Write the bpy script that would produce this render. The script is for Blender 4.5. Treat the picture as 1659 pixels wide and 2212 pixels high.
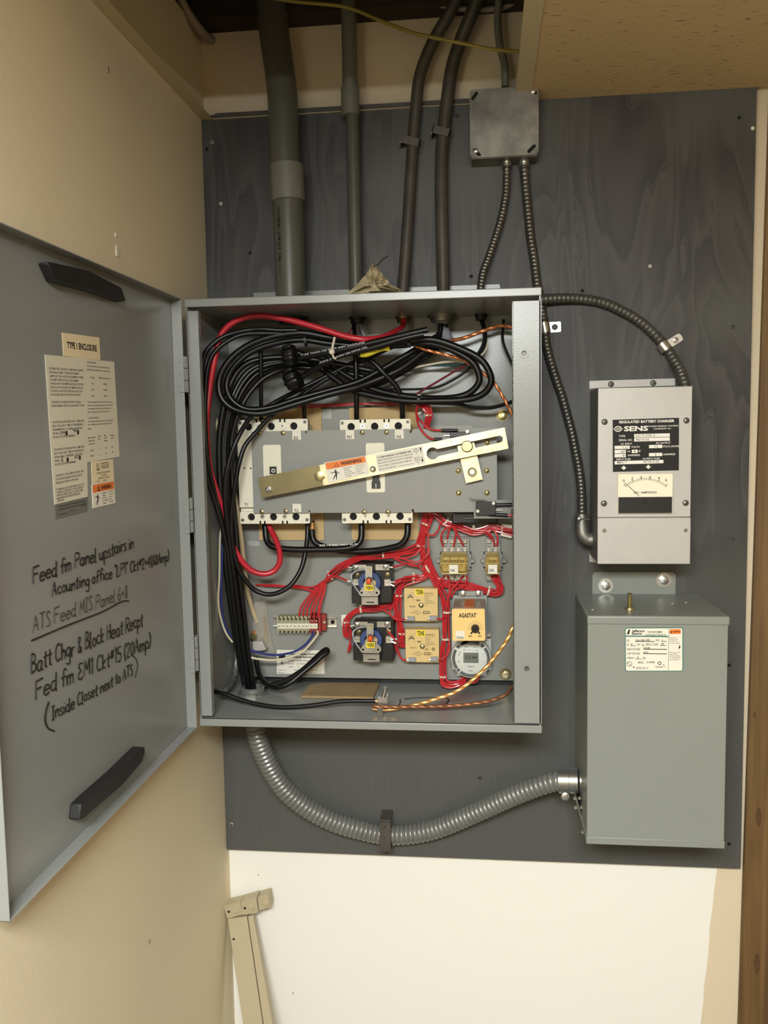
import bpy, math, random
import numpy as np
from mathutils import Vector, Matrix
random.seed(4)
for o in list(bpy.data.objects): bpy.data.objects.remove(o)
scn = bpy.context.scene
COL = scn.collection
# ------------------------------------------------------------------ camera, world, lights, exposure
PITCH, YAW, ROLL = 0.0917, 0.1143, 0.0169
CAM = Vector((0.0, -1.805, 1.5)); FPX = 1919.4; CX, CY = 829.5, 1106.0
fw = Vector((-math.sin(YAW)*math.cos(PITCH), math.cos(YAW)*math.cos(PITCH), -math.sin(PITCH)))
rt = Vector((math.cos(YAW), math.sin(YAW), 0)); dn = fw.cross(rt)
cr, sr = math.cos(ROLL), math.sin(ROLL)
RT = cr*rt + sr*dn; DN = -sr*rt + cr*dn
cam = bpy.data.objects.new('camera', bpy.data.cameras.new('camera')); COL.objects.link(cam)
cam.matrix_world = Matrix(((RT.x, -DN.x, -fw.x, CAM.x), (RT.y, -DN.y, -fw.y, CAM.y), (RT.z, -DN.z, -fw.z, CAM.z), (0, 0, 0, 1)))
cam.data.sensor_fit = 'VERTICAL'; cam.data.sensor_height = 36; cam.data.lens = FPX/2212*36
cam.data.clip_start = .02
scn.camera = cam
w = bpy.data.worlds.new('world'); scn.world = w; w.use_nodes = True
w.node_tree.nodes['Background'].inputs[0].default_value = (1, .9, .75, 1)
w.node_tree.nodes['Background'].inputs[1].default_value = .02
def area(name, loc, size, sy, power, color, rot=(0, 0, 0)):
    l = bpy.data.lights.new(name, 'AREA'); l.shape = 'RECTANGLE'; l.size = size; l.size_y = sy; l.energy = power; l.color = color
    o = bpy.data.objects.new(name, l); COL.objects.link(o); o.location = loc; o.rotation_euler = rot
    return o
area('ceiling_lamp', (-.06, -2.35, 1.99), .8, .45, 62, (.95, .985, .97), (math.radians(7.5), 0, 0))
scn.view_settings.view_transform = 'Standard'; scn.view_settings.look = 'None'
scn.view_settings.exposure = 0.68; scn.view_settings.gamma = 1
scn.view_settings.use_curve_mapping = False

# ------------------------------------------------------------------ geometry helpers
def ray(px, py): return RT*((px-CX)/FPX) + DN*((py-CY)/FPX) + fw
def P(px, py, Y):
    d = ray(px, py); return CAM + d*((Y-CAM.y)/d.y)
def PX(px, py, X):
    d = ray(px, py); return CAM + d*((X-CAM.x)/d.x)
def PZ(px, py, Z):
    d = ray(px, py); return CAM + d*((Z-CAM.z)/d.z)
def fw_y(px, py): d = ray(px, py); return d.y/d.x
def mpp(Y): return (Y-CAM.y)/FPX           # metres per pixel at depth Y
V = Vector
class F:                                   # a flat frame: origin, right, up, outward normal
    def __init__(s, o, u, v): s.o = V(o); s.u = V(u).normalized(); s.v = V(v); s.v = (s.v - s.u*s.v.dot(s.u)).normalized(); s.n = s.u.cross(s.v)
    def p(s, x, y, z=0): return s.o + s.u*x + s.v*y + s.n*z
def fpx(a, b, Y): o = P(*a, Y); return F(o, P(*b, Y)-o, (0, 0, 1))
def fdoor(a, b, X):
    o = PX(*a, X); return F(o, PX(*b, X)-o, (0, 0, 1))
def cat(pts, per=6):
    pts = [V(p) for p in pts]
    if len(pts) < 3: return pts
    q = [pts[0]*2-pts[1]] + pts + [pts[-1]*2-pts[-2]]
    out = []
    for i in range(1, len(q)-2):
        p0, p1, p2, p3 = q[i-1:i+3]
        for k in range(per):
            t = k/per
            out.append(.5*((2*p1)+(p2-p0)*t+(2*p0-5*p1+4*p2-p3)*t*t+(3*p1-p0-3*p2+p3)*t**3))
    out.append(pts[-1]); return out
def resample(pts, step):
    L = [0]
    for a, b in zip(pts, pts[1:]): L.append(L[-1]+(b-a).length)
    n = max(2, int(L[-1]/step)+1); out = []; j = 0
    for i in range(n):
        s = L[-1]*i/(n-1)
        while j < len(L)-2 and L[j+1] < s: j += 1
        t = (s-L[j])/max(1e-9, L[j+1]-L[j]); out.append(pts[j].lerp(pts[j+1], min(1, t)))
    return out, L[-1]
_tc = {}
BOLD = {'SENS', 'AGASTAT', 'TDEN', 'TDNE', 'VSRN', 'VSRE', 'WARNING', 'TYPE 1 ENCLOSURE', 'Jefferson', 'Electric', 'REGULATED BATTERY CHARGER', 'TO OPERATE MANUALLY OR IF BREAKER TRIPS', 'Automatic Transfer Switch for', 'Residential Applications', 'E', 'FN'}
def text_mesh(s):
    bold = s in BOLD
    if s not in _tc:
        c = bpy.data.curves.new('t', 'FONT'); c.body = s; c.size = 1; c.resolution_u = 2; c.fill_mode = 'FRONT'; c.offset = .034 if bold else .012
        o = bpy.data.objects.new('t', c); m = o.to_mesh()
        vs = np.array([v.co[:] for v in m.vertices]) if len(m.vertices) else np.zeros((0, 3)); fs = [tuple(p.vertices) for p in m.polygons]
        o.to_mesh_clear(); bpy.data.objects.remove(o); bpy.data.curves.remove(c); _tc[s] = (vs, fs)
    return _tc[s]
def curve2d(outer, holes, ext):
    c = bpy.data.curves.new('c', 'CURVE'); c.dimensions = '2D'; c.fill_mode = 'BOTH'; c.extrude = ext
    for loop in [outer]+holes:
        sp = c.splines.new('POLY'); sp.points.add(len(loop)-1); sp.use_cyclic_u = True
        for p, q in zip(sp.points, loop): p.co = (q[0], q[1], 0, 1)
    o = bpy.data.objects.new('c', c); m = o.to_mesh()
    vs = [v.co[:] for v in m.vertices]; fs = [tuple(p.vertices) for p in m.polygons]
    o.to_mesh_clear(); bpy.data.objects.remove(o); bpy.data.curves.remove(c); return vs, fs
def circ(x, y, r, n=20, a0=0, a1=2*math.pi):
    full = abs(a1-a0-2*math.pi) < 1e-6
    return [(x+r*math.cos(a0+(a1-a0)*i/(n if full else n-1)), y+r*math.sin(a0+(a1-a0)*i/(n if full else n-1))) for i in range(n)]
def rrect(x0, y0, x1, y1, r, n=4):
    out = []
    for cx, cy, a in ((x1-r, y1-r, 0), (x0+r, y1-r, 1), (x0+r, y0+r, 2), (x1-r, y0+r, 3)):
        out += [(cx+r*math.cos((a+k/n)*math.pi/2), cy+r*math.sin((a+k/n)*math.pi/2)) for k in range(n+1)]
    return out
WORLD = {}
class MB:
    def __init__(s, m=None): s.v = []; s.f = []; s.mi = []; s.mats = []; s.cur = 0; m and s.m(m)
    def m(s, mt):
        mt = M[mt]
        if mt not in s.mats: s.mats.append(mt)
        s.cur = s.mats.index(mt); return s
    def add(s, vs, fs):
        b = len(s.v); s.v += [tuple(v) for v in vs]; s.f += [tuple(b+i for i in f) for f in fs]; s.mi += [s.cur]*len(fs); return s
    def hexa(s, q): return s.add(q, [(0, 3, 2, 1), (4, 5, 6, 7), (0, 1, 5, 4), (1, 2, 6, 5), (2, 3, 7, 6), (3, 0, 4, 7)])
    def box(s, a, b):
        x0, x1 = sorted((a[0], b[0])); y0, y1 = sorted((a[1], b[1])); z0, z1 = sorted((a[2], b[2]))
        return s.hexa([(x0, y0, z0), (x1, y0, z0), (x1, y1, z0), (x0, y1, z0), (x0, y0, z1), (x1, y0, z1), (x1, y1, z1), (x0, y1, z1)])
    def pbox(s, px0, py0, px1, py1, Y, back, off=0):   # axis-aligned block whose front face fills a pixel box at depth Y
        mx, my = (px0+px1)/2, (py0+py1)/2
        return s.box((P(px0, my, Y).x, Y, P(mx, py0, Y).z), (P(px1, my, Y).x, back, P(mx, py1, Y).z))
    def cyl(s, p0, p1, r, n=16, r2=None, cap=True):
        p0, p1 = V(p0), V(p1); d = (p1-p0).normalized(); a = d.orthogonal().normalized(); b = d.cross(a); r2 = r if r2 is None else r2
        vs = [p0+(a*math.cos(2*math.pi*i/n)+b*math.sin(2*math.pi*i/n))*r for i in range(n)]+[p1+(a*math.cos(2*math.pi*i/n)+b*math.sin(2*math.pi*i/n))*r2 for i in range(n)]
        fs = [(i, (i+1) % n, n+(i+1) % n, n+i) for i in range(n)]
        if cap: fs += [tuple(range(n-1, -1, -1)), tuple(range(n, 2*n))]
        return s.add(vs, fs)
    def lathe(s, o, d, prof, n=20):                     # prof: (distance along d, radius)
        o, d = V(o), V(d).normalized(); a = d.orthogonal().normalized(); b = d.cross(a); vs = []; fs = []
        for h, r in prof: vs += [o+d*h+(a*math.cos(2*math.pi*i/n)+b*math.sin(2*math.pi*i/n))*r for i in range(n)]
        for k in range(len(prof)-1): fs += [(k*n+i, k*n+(i+1) % n, (k+1)*n+(i+1) % n, (k+1)*n+i) for i in range(n)]
        fs += [tuple(range(n-1, -1, -1)), tuple(range((len(prof)-1)*n, len(prof)*n))]
        return s.add(vs, fs)
    def sweep(s, pts, rad, n=8, twist=0, lobes=0, amp=0, flat=None):
        k = len(pts); T = []
        for i in range(k): T.append((pts[min(k-1, i+1)]-pts[max(0, i-1)]).normalized())
        a = T[0].orthogonal().normalized(); vs = []; fs = []
        for i in range(k):
            a = (a-T[i]*a.dot(T[i])).normalized(); b = T[i].cross(a); r = rad(i) if callable(rad) else rad
            for j in range(n):
                t = 2*math.pi*j/n+twist*i; rr = r*(1+amp*math.cos(lobes*2*math.pi*j/n))
                vs.append(pts[i]+(a*math.cos(t)+b*math.sin(t))*rr)
        for i in range(k-1): fs += [(i*n+j, i*n+(j+1) % n, (i+1)*n+(j+1) % n, (i+1)*n+j) for j in range(n)]
        fs += [tuple(range(n-1, -1, -1)), tuple(range((k-1)*n, k*n))]
        return s.add(vs, fs)
    def tube(s, pts, r, n=8, per=6): return s.sweep(cat(pts, per), r, n)
    def corr(s, pts, r, pitch, depth=.12, n=14):          # corrugated flexible conduit
        q, L = resample(cat(pts, 12), pitch/6)
        return s.sweep(q, lambda i: r*(1-depth*(0, .05, .45, 1, .6, .1)[i % 6]), n)
    def strand(s, pts, r):
        q, L = resample(cat(pts, 10), .0025)
        return s.sweep(q, r, 24, twist=.12, lobes=8, amp=.05)
    def prism(s, pts, vec):
        n = len(pts); vs = [V(p) for p in pts]+[V(p)+V(vec) for p in pts]
        return s.add(vs, [tuple(range(n-1, -1, -1)), tuple(range(n, 2*n))]+[(i, (i+1) % n, n+(i+1) % n, n+i) for i in range(n)])
    def plate(s, fr, outer, holes, z0, z1):               # flat plate with holes in frame fr, from height z0 to z1
        vs, fs = curve2d(outer, holes, abs(z1-z0)/2); zc = (z0+z1)/2
        return s.add([fr.p(x, y, z+zc) for x, y, z in vs], fs)
    def text(s, st, fr, x, y, w=None, h=None, z=.0006, align='l'):   # w: total width, h: capital height (m)
        vs, fs = text_mesh(st)
        if not len(vs): return s
        cap = .70; W = vs[:, 0].max()-vs[:, 0].min(); x0 = vs[:, 0].min()
        sy = (h/cap) if h else None; sx = w/W if w else sy; sy = sy or sx
        ox = x-(W*sx/2 if align == 'c' else 0)
        return s.add([fr.p(ox+(a-x0)*sx, y+b*sy, z) for a, b, _ in vs], fs)
    def build(s, name, parent=None, label=None, cat_=None, group=None, kind=None, sharp=.7, bevel=0, seg=2):
        me = bpy.data.meshes.new(name); arr = np.array(s.v, dtype=float); c = (arr.min(0)+arr.max(0))/2
        if parent is None: c[2] = arr[:, 2].min()
        me.from_pydata([tuple(x) for x in arr-c], [], s.f); me.polygons.foreach_set('material_index', s.mi)
        for mt in s.mats: me.materials.append(mt)
        me.validate(); me.shade_smooth(); me.set_sharp_from_angle(angle=sharp)
        o = bpy.data.objects.new(name, me); COL.objects.link(o)
        pw = WORLD[parent.name] if parent else V((0, 0, 0)); o.location = V(c)-pw; WORLD[o.name] = V(c)
        if parent: o.parent = parent
        if bevel:
            b = o.modifiers.new('bevel', 'BEVEL'); b.width = bevel; b.segments = seg; b.limit_method = 'ANGLE'; b.angle_limit = .9
        tag(o, label, cat_, group, kind); return o
def tag(o, label=None, cat_=None, group=None, kind=None):
    if label: o['label'] = label
    if cat_: o['category'] = cat_
    if group: o['group'] = group
    if kind: o['kind'] = kind
    return o
def thing(name, label, cat_, loc, group=None):
    o = bpy.data.objects.new(name, None); COL.objects.link(o); o.location = loc; o.empty_display_size = .02; WORLD[o.name] = V(loc)
    return tag(o, label, cat_, group)

# ------------------------------------------------------------------ materials
M = {}
def lin(c): return tuple((x/255/12.92 if x/255 < .04045 else ((x/255+.055)/1.055)**2.4) for x in c)+(1,)
def mat(name, col, rough=.5, metal=0, var=0, vs=8, bump=0, bs=200, coat=0, spec=None, emit=0, stretch=None):
    m = bpy.data.materials.new(name); m.use_nodes = True; nt = m.node_tree; b = nt.nodes['Principled BSDF']; N = nt.nodes.new; L = nt.links.new
    b.inputs['Base Color'].default_value = lin(col); b.inputs['Roughness'].default_value = rough; b.inputs['Metallic'].default_value = metal
    if coat: b.inputs['Coat Weight'].default_value = coat; b.inputs['Coat Roughness'].default_value = .1
    if spec is not None: b.inputs['Specular IOR Level'].default_value = spec
    tc = N('ShaderNodeTexCoord'); vec = tc.outputs['Object']
    if stretch:
        mp = N('ShaderNodeMapping'); mp.inputs['Scale'].default_value = stretch; L(vec, mp.inputs['Vector']); vec = mp.outputs['Vector']
    nz = N('ShaderNodeTexNoise'); nz.inputs['Scale'].default_value = vs; nz.inputs['Detail'].default_value = 6; L(vec, nz.inputs['Vector'])
    rp = N('ShaderNodeValToRGB'); v = max(var, .01)
    rp.color_ramp.elements[0].position = .3; rp.color_ramp.elements[1].position = .7
    rp.color_ramp.elements[0].color = tuple(x*(1-v) for x in lin(col)[:3])+(1,); rp.color_ramp.elements[1].color = tuple(min(1, x*(1+v)) for x in lin(col)[:3])+(1,)
    L(nz.outputs['Fac'], rp.inputs['Fac']); L(rp.outputs['Color'], b.inputs['Base Color'])
    if bump:
        n2 = N('ShaderNodeTexNoise'); n2.inputs['Scale'].default_value = bs; n2.inputs['Detail'].default_value = 3; L(vec, n2.inputs['Vector'])
        bp = N('ShaderNodeBump'); bp.inputs['Strength'].default_value = bump; bp.inputs['Distance'].default_value = .002
        L(n2.outputs['Fac'], bp.inputs['Height']); L(bp.outputs['Normal'], b.inputs['Normal'])
    M[name] = m; return m
mat('beige_paint', (232, 219, 188), .75, var=.04, vs=2, bump=.15, bs=300)
mat('tan_wall', (140, 120, 92), .75, var=.04)
mat('grid_white', (200, 186, 150), .55, var=.03)
mat('void', (34, 29, 22), .9, var=.3)
mat('dark_wood', (52, 42, 32), .9, var=.3, vs=14)
mat('knot_wood', (86, 60, 32), .7, var=.3, vs=60)
mat('floor_grey', (60, 57, 52), .6, var=.1)
mat('grey_paint', (136, 139, 136), .27, var=.02, vs=4, bump=.05, bs=400)
mat('grey_dull', (138, 139, 134), .45, var=.03, bump=.06, bs=300)
mat('transformer_grey', (133, 138, 132), .36, var=.02, bump=.04, bs=500)
mat('pvc', (86, 86, 78), .38, var=.05)
mat('pvc_light', (110, 110, 100), .45, var=.05)
mat('conduit_dark', (78, 74, 68), .5, metal=.2, var=.22, vs=22)
mat('galv', (130, 128, 120), .5, metal=.75, var=.45, vs=20, bump=.1, bs=60)
mat('steel', (172, 172, 168), .32, metal=.9, var=.12, vs=40)
mat('flex_steel', (120, 120, 116), .36, metal=.85, var=.15, vs=60)
mat('flex_dark', (98, 98, 94), .42, metal=.55, var=.2, vs=60)
mat('bigflex', (128, 129, 126), .36, metal=.4, var=.08, vs=30)
mat('zinc', (206, 205, 198), .28, metal=.85, var=.1, vs=60)
mat('brass', (196, 184, 136), .3, metal=.9, var=.15, vs=90)
mat('yellow_zinc', (198, 190, 156), .36, metal=.8, var=.3, vs=26, bump=.1, bs=120)
mat('bronze', (122, 112, 80), .4, metal=.75, var=.15, vs=18, bump=.08, bs=160)
mat('copper', (198, 124, 78), .42, metal=.7, var=.15, vs=80)
mat('copper_pale', (222, 170, 106), .4, metal=.7, var=.12, vs=80)
mat('copper_dull', (136, 92, 64), .5, metal=.7, var=.25, vs=80)
mat('aluminium', (184, 182, 178), .5, metal=.35, var=.03, vs=30)
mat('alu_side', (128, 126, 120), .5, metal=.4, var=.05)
mat('black_plastic', (20, 20, 21), .35, var=.1)
mat('black_wire', (15, 15, 16), .36, spec=.4, var=.1)
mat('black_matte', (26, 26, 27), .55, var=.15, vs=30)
mat('black_ink', (22, 21, 20), .7)
mat('grey_ink', (92, 88, 82), .7)
mat('marker', (28, 25, 20), .6)
mat('marker_faint', (62, 56, 46), .6)
mat('red_wire', (196, 46, 52), .26, var=.06, coat=.4)
mat('red_thick', (186, 36, 50), .36, var=.05, coat=.2)
mat('blue_wire', (42, 52, 118), .35)
mat('white_wire', (212, 204, 178), .4)
mat('cream_wire', (206, 186, 148), .45)
mat('teal_wire', (44, 78, 78), .35)
mat('maroon_wire', (116, 40, 52), .4)
mat('grey_wire', (150, 152, 158), .35)
mat('breaker_white', (228, 224, 204), .42, var=.02)
mat('dark_hole', (8, 8, 8), .8)
mat('fish_paper', (198, 170, 122), .8, var=.06, vs=30)
mat('paper', (226, 222, 208), .65, var=.02)
mat('paper_cream', (228, 212, 176), .65, var=.02)
mat('door_paper', (214, 210, 190), .65, var=.02)
mat('label_grey', (176, 178, 172), .5)
mat('label_dark', (108, 108, 102), .5)
mat('orange_print', (228, 122, 40), .55)
mat('yellow_label', (244, 218, 42), .5)
mat('white_print', (236, 234, 226), .6)
mat('green_print', (44, 112, 104), .5)
mat('cable_tie', (206, 196, 176), .45)
mat('tan_plastic', (216, 188, 128), .42, var=.02)
mat('tan_bright', (238, 200, 128), .4, var=.015)
mat('taupe', (150, 136, 116), .4)
mat('blue_coil', (52, 72, 122), .4, var=.1)
mat('orange_knob', (226, 92, 36), .3)
mat('relay_base', (150, 152, 148), .5)
mat('terminal_beige', (170, 168, 136), .5)
mat('terminal_red', (150, 42, 36), .5)
mat('timer_white', (212, 214, 206), .4)
mat('timer_grey', (84, 86, 86), .4)
mat('lcd', (112, 116, 106), .3)
mat('lcd_dark', (58, 62, 58), .4)
mat('cardboard', (152, 128, 90), .85, var=.12, vs=60)
mat('tan_rag', (216, 202, 166), .8, var=.08, vs=40, bump=.3, bs=150)
mat('rail_beige', (182, 170, 140), .45, var=.03)
mat('yellow_cable', (150, 136, 62), .5)
mat('pale_cable', (150, 140, 126), .5)
mat('yellow_tape', (222, 206, 60), .45)
mat('braid', (130, 130, 128), .4, metal=.5, var=.5, vs=140)
mat('meter_face', (240, 234, 212), .5)
def special():
    # plywood: dark grey paint with rotary-cut grain showing through in tall patches
    m = mat('plywood', (74, 74, 73), .5); nt = m.node_tree; N = nt.nodes.new; L = nt.links.new; b = nt.nodes['Principled BSDF']
    tc = N('ShaderNodeTexCoord'); mp = N('ShaderNodeMapping'); mp.inputs['Scale'].default_value = (8.5, 1, 1.7); L(tc.outputs['Object'], mp.inputs['Vector'])
    a = N('ShaderNodeTexNoise'); a.inputs['Scale'].default_value = 1.0; a.inputs['Detail'].default_value = 2.5; a.inputs['Distortion'].default_value = .9; L(mp.outputs['Vector'], a.inputs['Vector'])
    mu = N('ShaderNodeMath'); mu.operation = 'MULTIPLY'; mu.inputs[1].default_value = 9; L(a.outputs['Fac'], mu.inputs[0])
    fr = N('ShaderNodeMath'); fr.operation = 'FRACT'; L(mu.outputs[0], fr.inputs[0])
    r = N('ShaderNodeValToRGB'); e = r.color_ramp.elements
    e[0].position = 0; e[0].color = lin((42, 42, 42)); e[1].position = 1; e[1].color = lin((68, 67, 65))
    x = e.new(.06); x.color = lin((68, 67, 65)); x = e.new(.5); x.color = lin((56, 55, 54)); x = e.new(.94); x.color = lin((44, 44, 44))
    L(fr.outputs[0], r.inputs['Fac'])
    g = N('ShaderNodeTexNoise'); g.inputs['Scale'].default_value = 2.2; L(tc.outputs['Object'], g.inputs['Vector'])
    gr = N('ShaderNodeValToRGB'); gr.color_ramp.elements[0].position = .36; gr.color_ramp.elements[1].position = .52; L(g.outputs['Fac'], gr.inputs['Fac'])
    sep = N('ShaderNodeSeparateXYZ'); L(tc.outputs['Object'], sep.inputs[0])       # fresh flat paint low on the sheet
    mr = N('ShaderNodeMapRange'); mr.inputs['From Min'].default_value = -.3; mr.inputs['From Max'].default_value = 0.02; L(sep.outputs['Z'], mr.inputs['Value'])
    mm = N('ShaderNodeMath'); mm.operation = 'MULTIPLY'; L(gr.outputs['Color'], mm.inputs[0]); L(mr.outputs[0], mm.inputs[1])
    m2 = N('ShaderNodeMath'); m2.operation = 'MULTIPLY_ADD'; m2.inputs[1].default_value = 1.0; m2.inputs[2].default_value = .04; L(mm.outputs[0], m2.inputs[0])
    mx = N('ShaderNodeMix'); mx.data_type = 'RGBA'; L(m2.outputs[0], mx.inputs['Factor']); mx.inputs[6].default_value = lin((81, 82, 80)); L(r.outputs['Color'], mx.inputs[7])
    f2 = N('ShaderNodeTexNoise'); f2.inputs['Scale'].default_value = 1; f2.inputs['Detail'].default_value = 4
    mp2 = N('ShaderNodeMapping'); mp2.inputs['Scale'].default_value = (260, 1, 9); L(tc.outputs['Object'], mp2.inputs['Vector']); L(mp2.outputs['Vector'], f2.inputs['Vector'])
    m3 = N('ShaderNodeMix'); m3.data_type = 'RGBA'; m3.blend_type = 'OVERLAY'; m3.inputs['Factor'].default_value = .16; L(mx.outputs[2], m3.inputs[6]); L(f2.outputs['Fac'], m3.inputs[7])
    L(m3.outputs[2], b.inputs['Base Color'])
    # back wall: beige wall with a newer white coat rolled over its lower middle
    m = mat('wall_two_tone', (200, 180, 140), .75); nt = m.node_tree; N = nt.nodes.new; L = nt.links.new; b = nt.nodes['Principled BSDF']
    ge = N('ShaderNodeNewGeometry'); sp = N('ShaderNodeSeparateXYZ'); L(ge.outputs['Position'], sp.inputs[0])
    a, c = P(1540, 1883, 0), P(1506.5, 2212, 0); k = (a.x-c.x)/(a.z-c.z)
    t = N('ShaderNodeMath'); t.operation = 'MULTIPLY_ADD'; t.inputs[1].default_value = k; t.inputs[2].default_value = a.x-k*a.z; L(sp.outputs['Z'], t.inputs[0])
    nz = N('ShaderNodeTexNoise'); nz.inputs['Scale'].default_value = 9; L(ge.outputs['Position'], nz.inputs['Vector'])
    t2 = N('ShaderNodeMath'); t2.operation = 'MULTIPLY_ADD'; t2.inputs[1].default_value = .012; L(nz.outputs['Fac'], t2.inputs[0]); L(t.outputs[0], t2.inputs[2])
    le = N('ShaderNodeMath'); le.operation = 'LESS_THAN'; L(sp.outputs['X'], le.inputs[0]); L(t2.outputs[0], le.inputs[1])
    l2 = N('ShaderNodeMath'); l2.operation = 'LESS_THAN'; l2.inputs[1].default_value = .66; L(sp.outputs['Z'], l2.inputs[0])
    an = N('ShaderNodeMath'); an.operation = 'MULTIPLY'; L(le.outputs[0], an.inputs[0]); L(l2.outputs[0], an.inputs[1])
    mx = N('ShaderNodeMix'); mx.data_type = 'RGBA'; mx.inputs[6].default_value = lin((218, 203, 176)); mx.inputs[7].default_value = lin((240, 238, 230)); L(an.outputs[0], mx.inputs['Factor'])
    sc = N('ShaderNodeTexNoise'); sc.inputs['Scale'].default_value = 5; sc.inputs['Detail'].default_value = 8; L(ge.outputs['Position'], sc.inputs['Vector'])
    m3 = N('ShaderNodeMix'); m3.data_type = 'RGBA'; m3.blend_type = 'OVERLAY'; m3.inputs['Factor'].default_value = .05; L(mx.outputs[2], m3.inputs[6]); L(sc.outputs['Fac'], m3.inputs[7])
    L(m3.outputs[2], b.inputs['Base Color'])
    # fissured ceiling tile
    m = mat('ceiling_tile', (206, 182, 140), .9); nt = m.node_tree; N = nt.nodes.new; L = nt.links.new; b = nt.nodes['Principled BSDF']
    tc = N('ShaderNodeTexCoord'); mp = N('ShaderNodeMapping'); mp.inputs['Scale'].default_value = (40, 190, 1); L(tc.outputs['Object'], mp.inputs['Vector'])
    v = N('ShaderNodeTexNoise'); v.inputs['Scale'].default_value = 1; v.inputs['Detail'].default_value = 2; v.inputs['Roughness'].default_value = .65; v.inputs['Distortion'].default_value = .5; L(mp.outputs['Vector'], v.inputs['Vector'])
    r = N('ShaderNodeValToRGB'); e = r.color_ramp.elements; e[0].position = .30; e[0].color = (0, 0, 0, 1); e[1].position = .37; e[1].color = (1, 1, 1, 1); L(v.outputs['Fac'], r.inputs['Fac'])
    mx = N('ShaderNodeMix'); mx.data_type = 'RGBA'; mx.inputs[6].default_value = lin((150, 130, 96)); mx.inputs[7].default_value = lin((206, 182, 140)); L(r.outputs['Color'], mx.inputs['Factor']); L(mx.outputs[2], b.inputs['Base Color'])
    bp = N('ShaderNodeBump'); bp.inputs['Strength'].default_value = .8; bp.inputs['Distance'].default_value = .003; L(r.outputs['Color'], bp.inputs['Height']); L(bp.outputs['Normal'], b.inputs['Normal'])
    # timber with long grain
    m = mat('timber', (150, 112, 62), .6); nt = m.node_tree; N = nt.nodes.new; L = nt.links.new; b = nt.nodes['Principled BSDF']
    tc = N('ShaderNodeTexCoord'); mp = N('ShaderNodeMapping'); mp.inputs['Scale'].default_value = (60, 60, 3); L(tc.outputs['Object'], mp.inputs['Vector'])
    v = N('ShaderNodeTexNoise'); v.inputs['Scale'].default_value = 1; v.inputs['Detail'].default_value = 4; v.inputs['Distortion'].default_value = .6; L(mp.outputs['Vector'], v.inputs['Vector'])
    r = N('ShaderNodeValToRGB'); e = r.color_ramp.elements; e[0].position = .3; e[0].color = lin((92, 68, 38)); e[1].position = .7; e[1].color = lin((124, 96, 58)); L(v.outputs['Fac'], r.inputs['Fac']); L(r.outputs['Color'], b.inputs['Base Color'])
    # clear plastics
    for nm, c, al, ro in (('amber_clear', (196, 164, 40), .25, .1), ('bag_clear', (205, 200, 186), .3, .25), ('clear_lens', (250, 250, 245), .12, .08)):
        m = mat(nm, c, ro); m.node_tree.nodes['Principled BSDF'].inputs['Alpha'].default_value = al
special()

# ------------------------------------------------------------------ key measurements (metres; wall face at y = 0)
B = -.02                                   # plywood face
WX = -.5586                                # left wall face
CZ = 2.122                                 # ceiling level
EX0, EX1, EZ0, EZ1, EF = -.5169, .0931, .9701, 1.7328, -.2795
ZF, ZT, EB, PL = .9837, 1.7188, -.028, -.055
DX = -.5355                                # door sheet
DY0, DY1, DZ0, DZ1 = EF-.02, EF-.656, .9737, 1.7306
OUT = V((0, -1, 0))

# ------------------------------------------------------------------ setting
def struct(name, mb, label=None, parent=None): return mb.build(name, parent, label, kind='structure')
WT = P(600, 62, 0).z
back = struct('wall_back', MB('wall_two_tone').box((WX-.1, 0, 0), (1.25, .1, WT)))
left = struct('wall_left', MB('beige_paint').box((WX-.1, -3.4, 0), (WX, 0, WT-.005)))
struct('wall_right', MB('tan_wall').box((1.15, -3.4, 0), (1.25, 0, WT)))
struct('wall_front', MB('tan_wall').box((WX-.1, -3.5, 0), (1.25, -3.4, WT)))
struct('floor', MB('floor_grey').box((WX-.1, -3.5, -.1), (1.25, .1, 0)))
TX0, TX1 = PZ(1127, 60, CZ).x, PZ(1162, 100, CZ).x
HY = -.64
struct('ceiling', MB('ceiling_tile').box((TX1-.006, -3.4, CZ+.001), (1.15, B-.001, CZ+.016)).box((WX+.002, -3.4, CZ+.001), (TX1-.006, HY, CZ+.016)))
pl = MB('void').box((WX-.1, -3.4, 2.75), (1.25, .1, 2.8)).box((WX-.1, .04, WT), (1.25, .1, 2.75)).box((WX-.1, -3.5, WT), (WX-.04, .04, 2.75)).box((1.15, -3.5, WT), (1.25, .04, 2.75)).box((WX-.1, -3.5, WT), (1.25, -3.4, 2.75))
struct('ceiling_plenum', pl)
struct('trim_1', MB('grid_white').box((TX0, HY, CZ-.001), (TX1, B-.002, CZ+.001)).box(((TX0+TX1)/2-.002, HY, CZ+.001), ((TX0+TX1)/2+.002, B-.002, CZ+.03)), 'ceiling grid tee beside the missing tile')
tr = MB('grid_white').box((WX+.0005, -3.3, CZ), (WX+.024, B-.001, CZ+.0015)).box((WX+.0005, -3.3, CZ+.0015), (WX+.002, B-.001, CZ+.02))
struct('trim_2', tr, 'ceiling angle along the left wall')
# angle along the back wall with punched holes
fr = F((WX, B-.0005, CZ), (1, 0, 0), (0, 0, 1)); wdt = TX0-WX
tb = MB('conduit_dark').plate(fr, [(.024, .0), (wdt, 0), (wdt, .011), (.03, .011)], [circ(P(q[0], q[1], B).x-WX, .006, .0035, 12) for q in ((471, 236), (939, 205), (1000, 201))], 0, .0012)
tb.m('grid_white').box((WX+.024, B-.006, CZ-.001), (TX0, B-.0005, CZ))
struct('trim_3', tb, 'punched metal angle along the top of the plywood')
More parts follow.
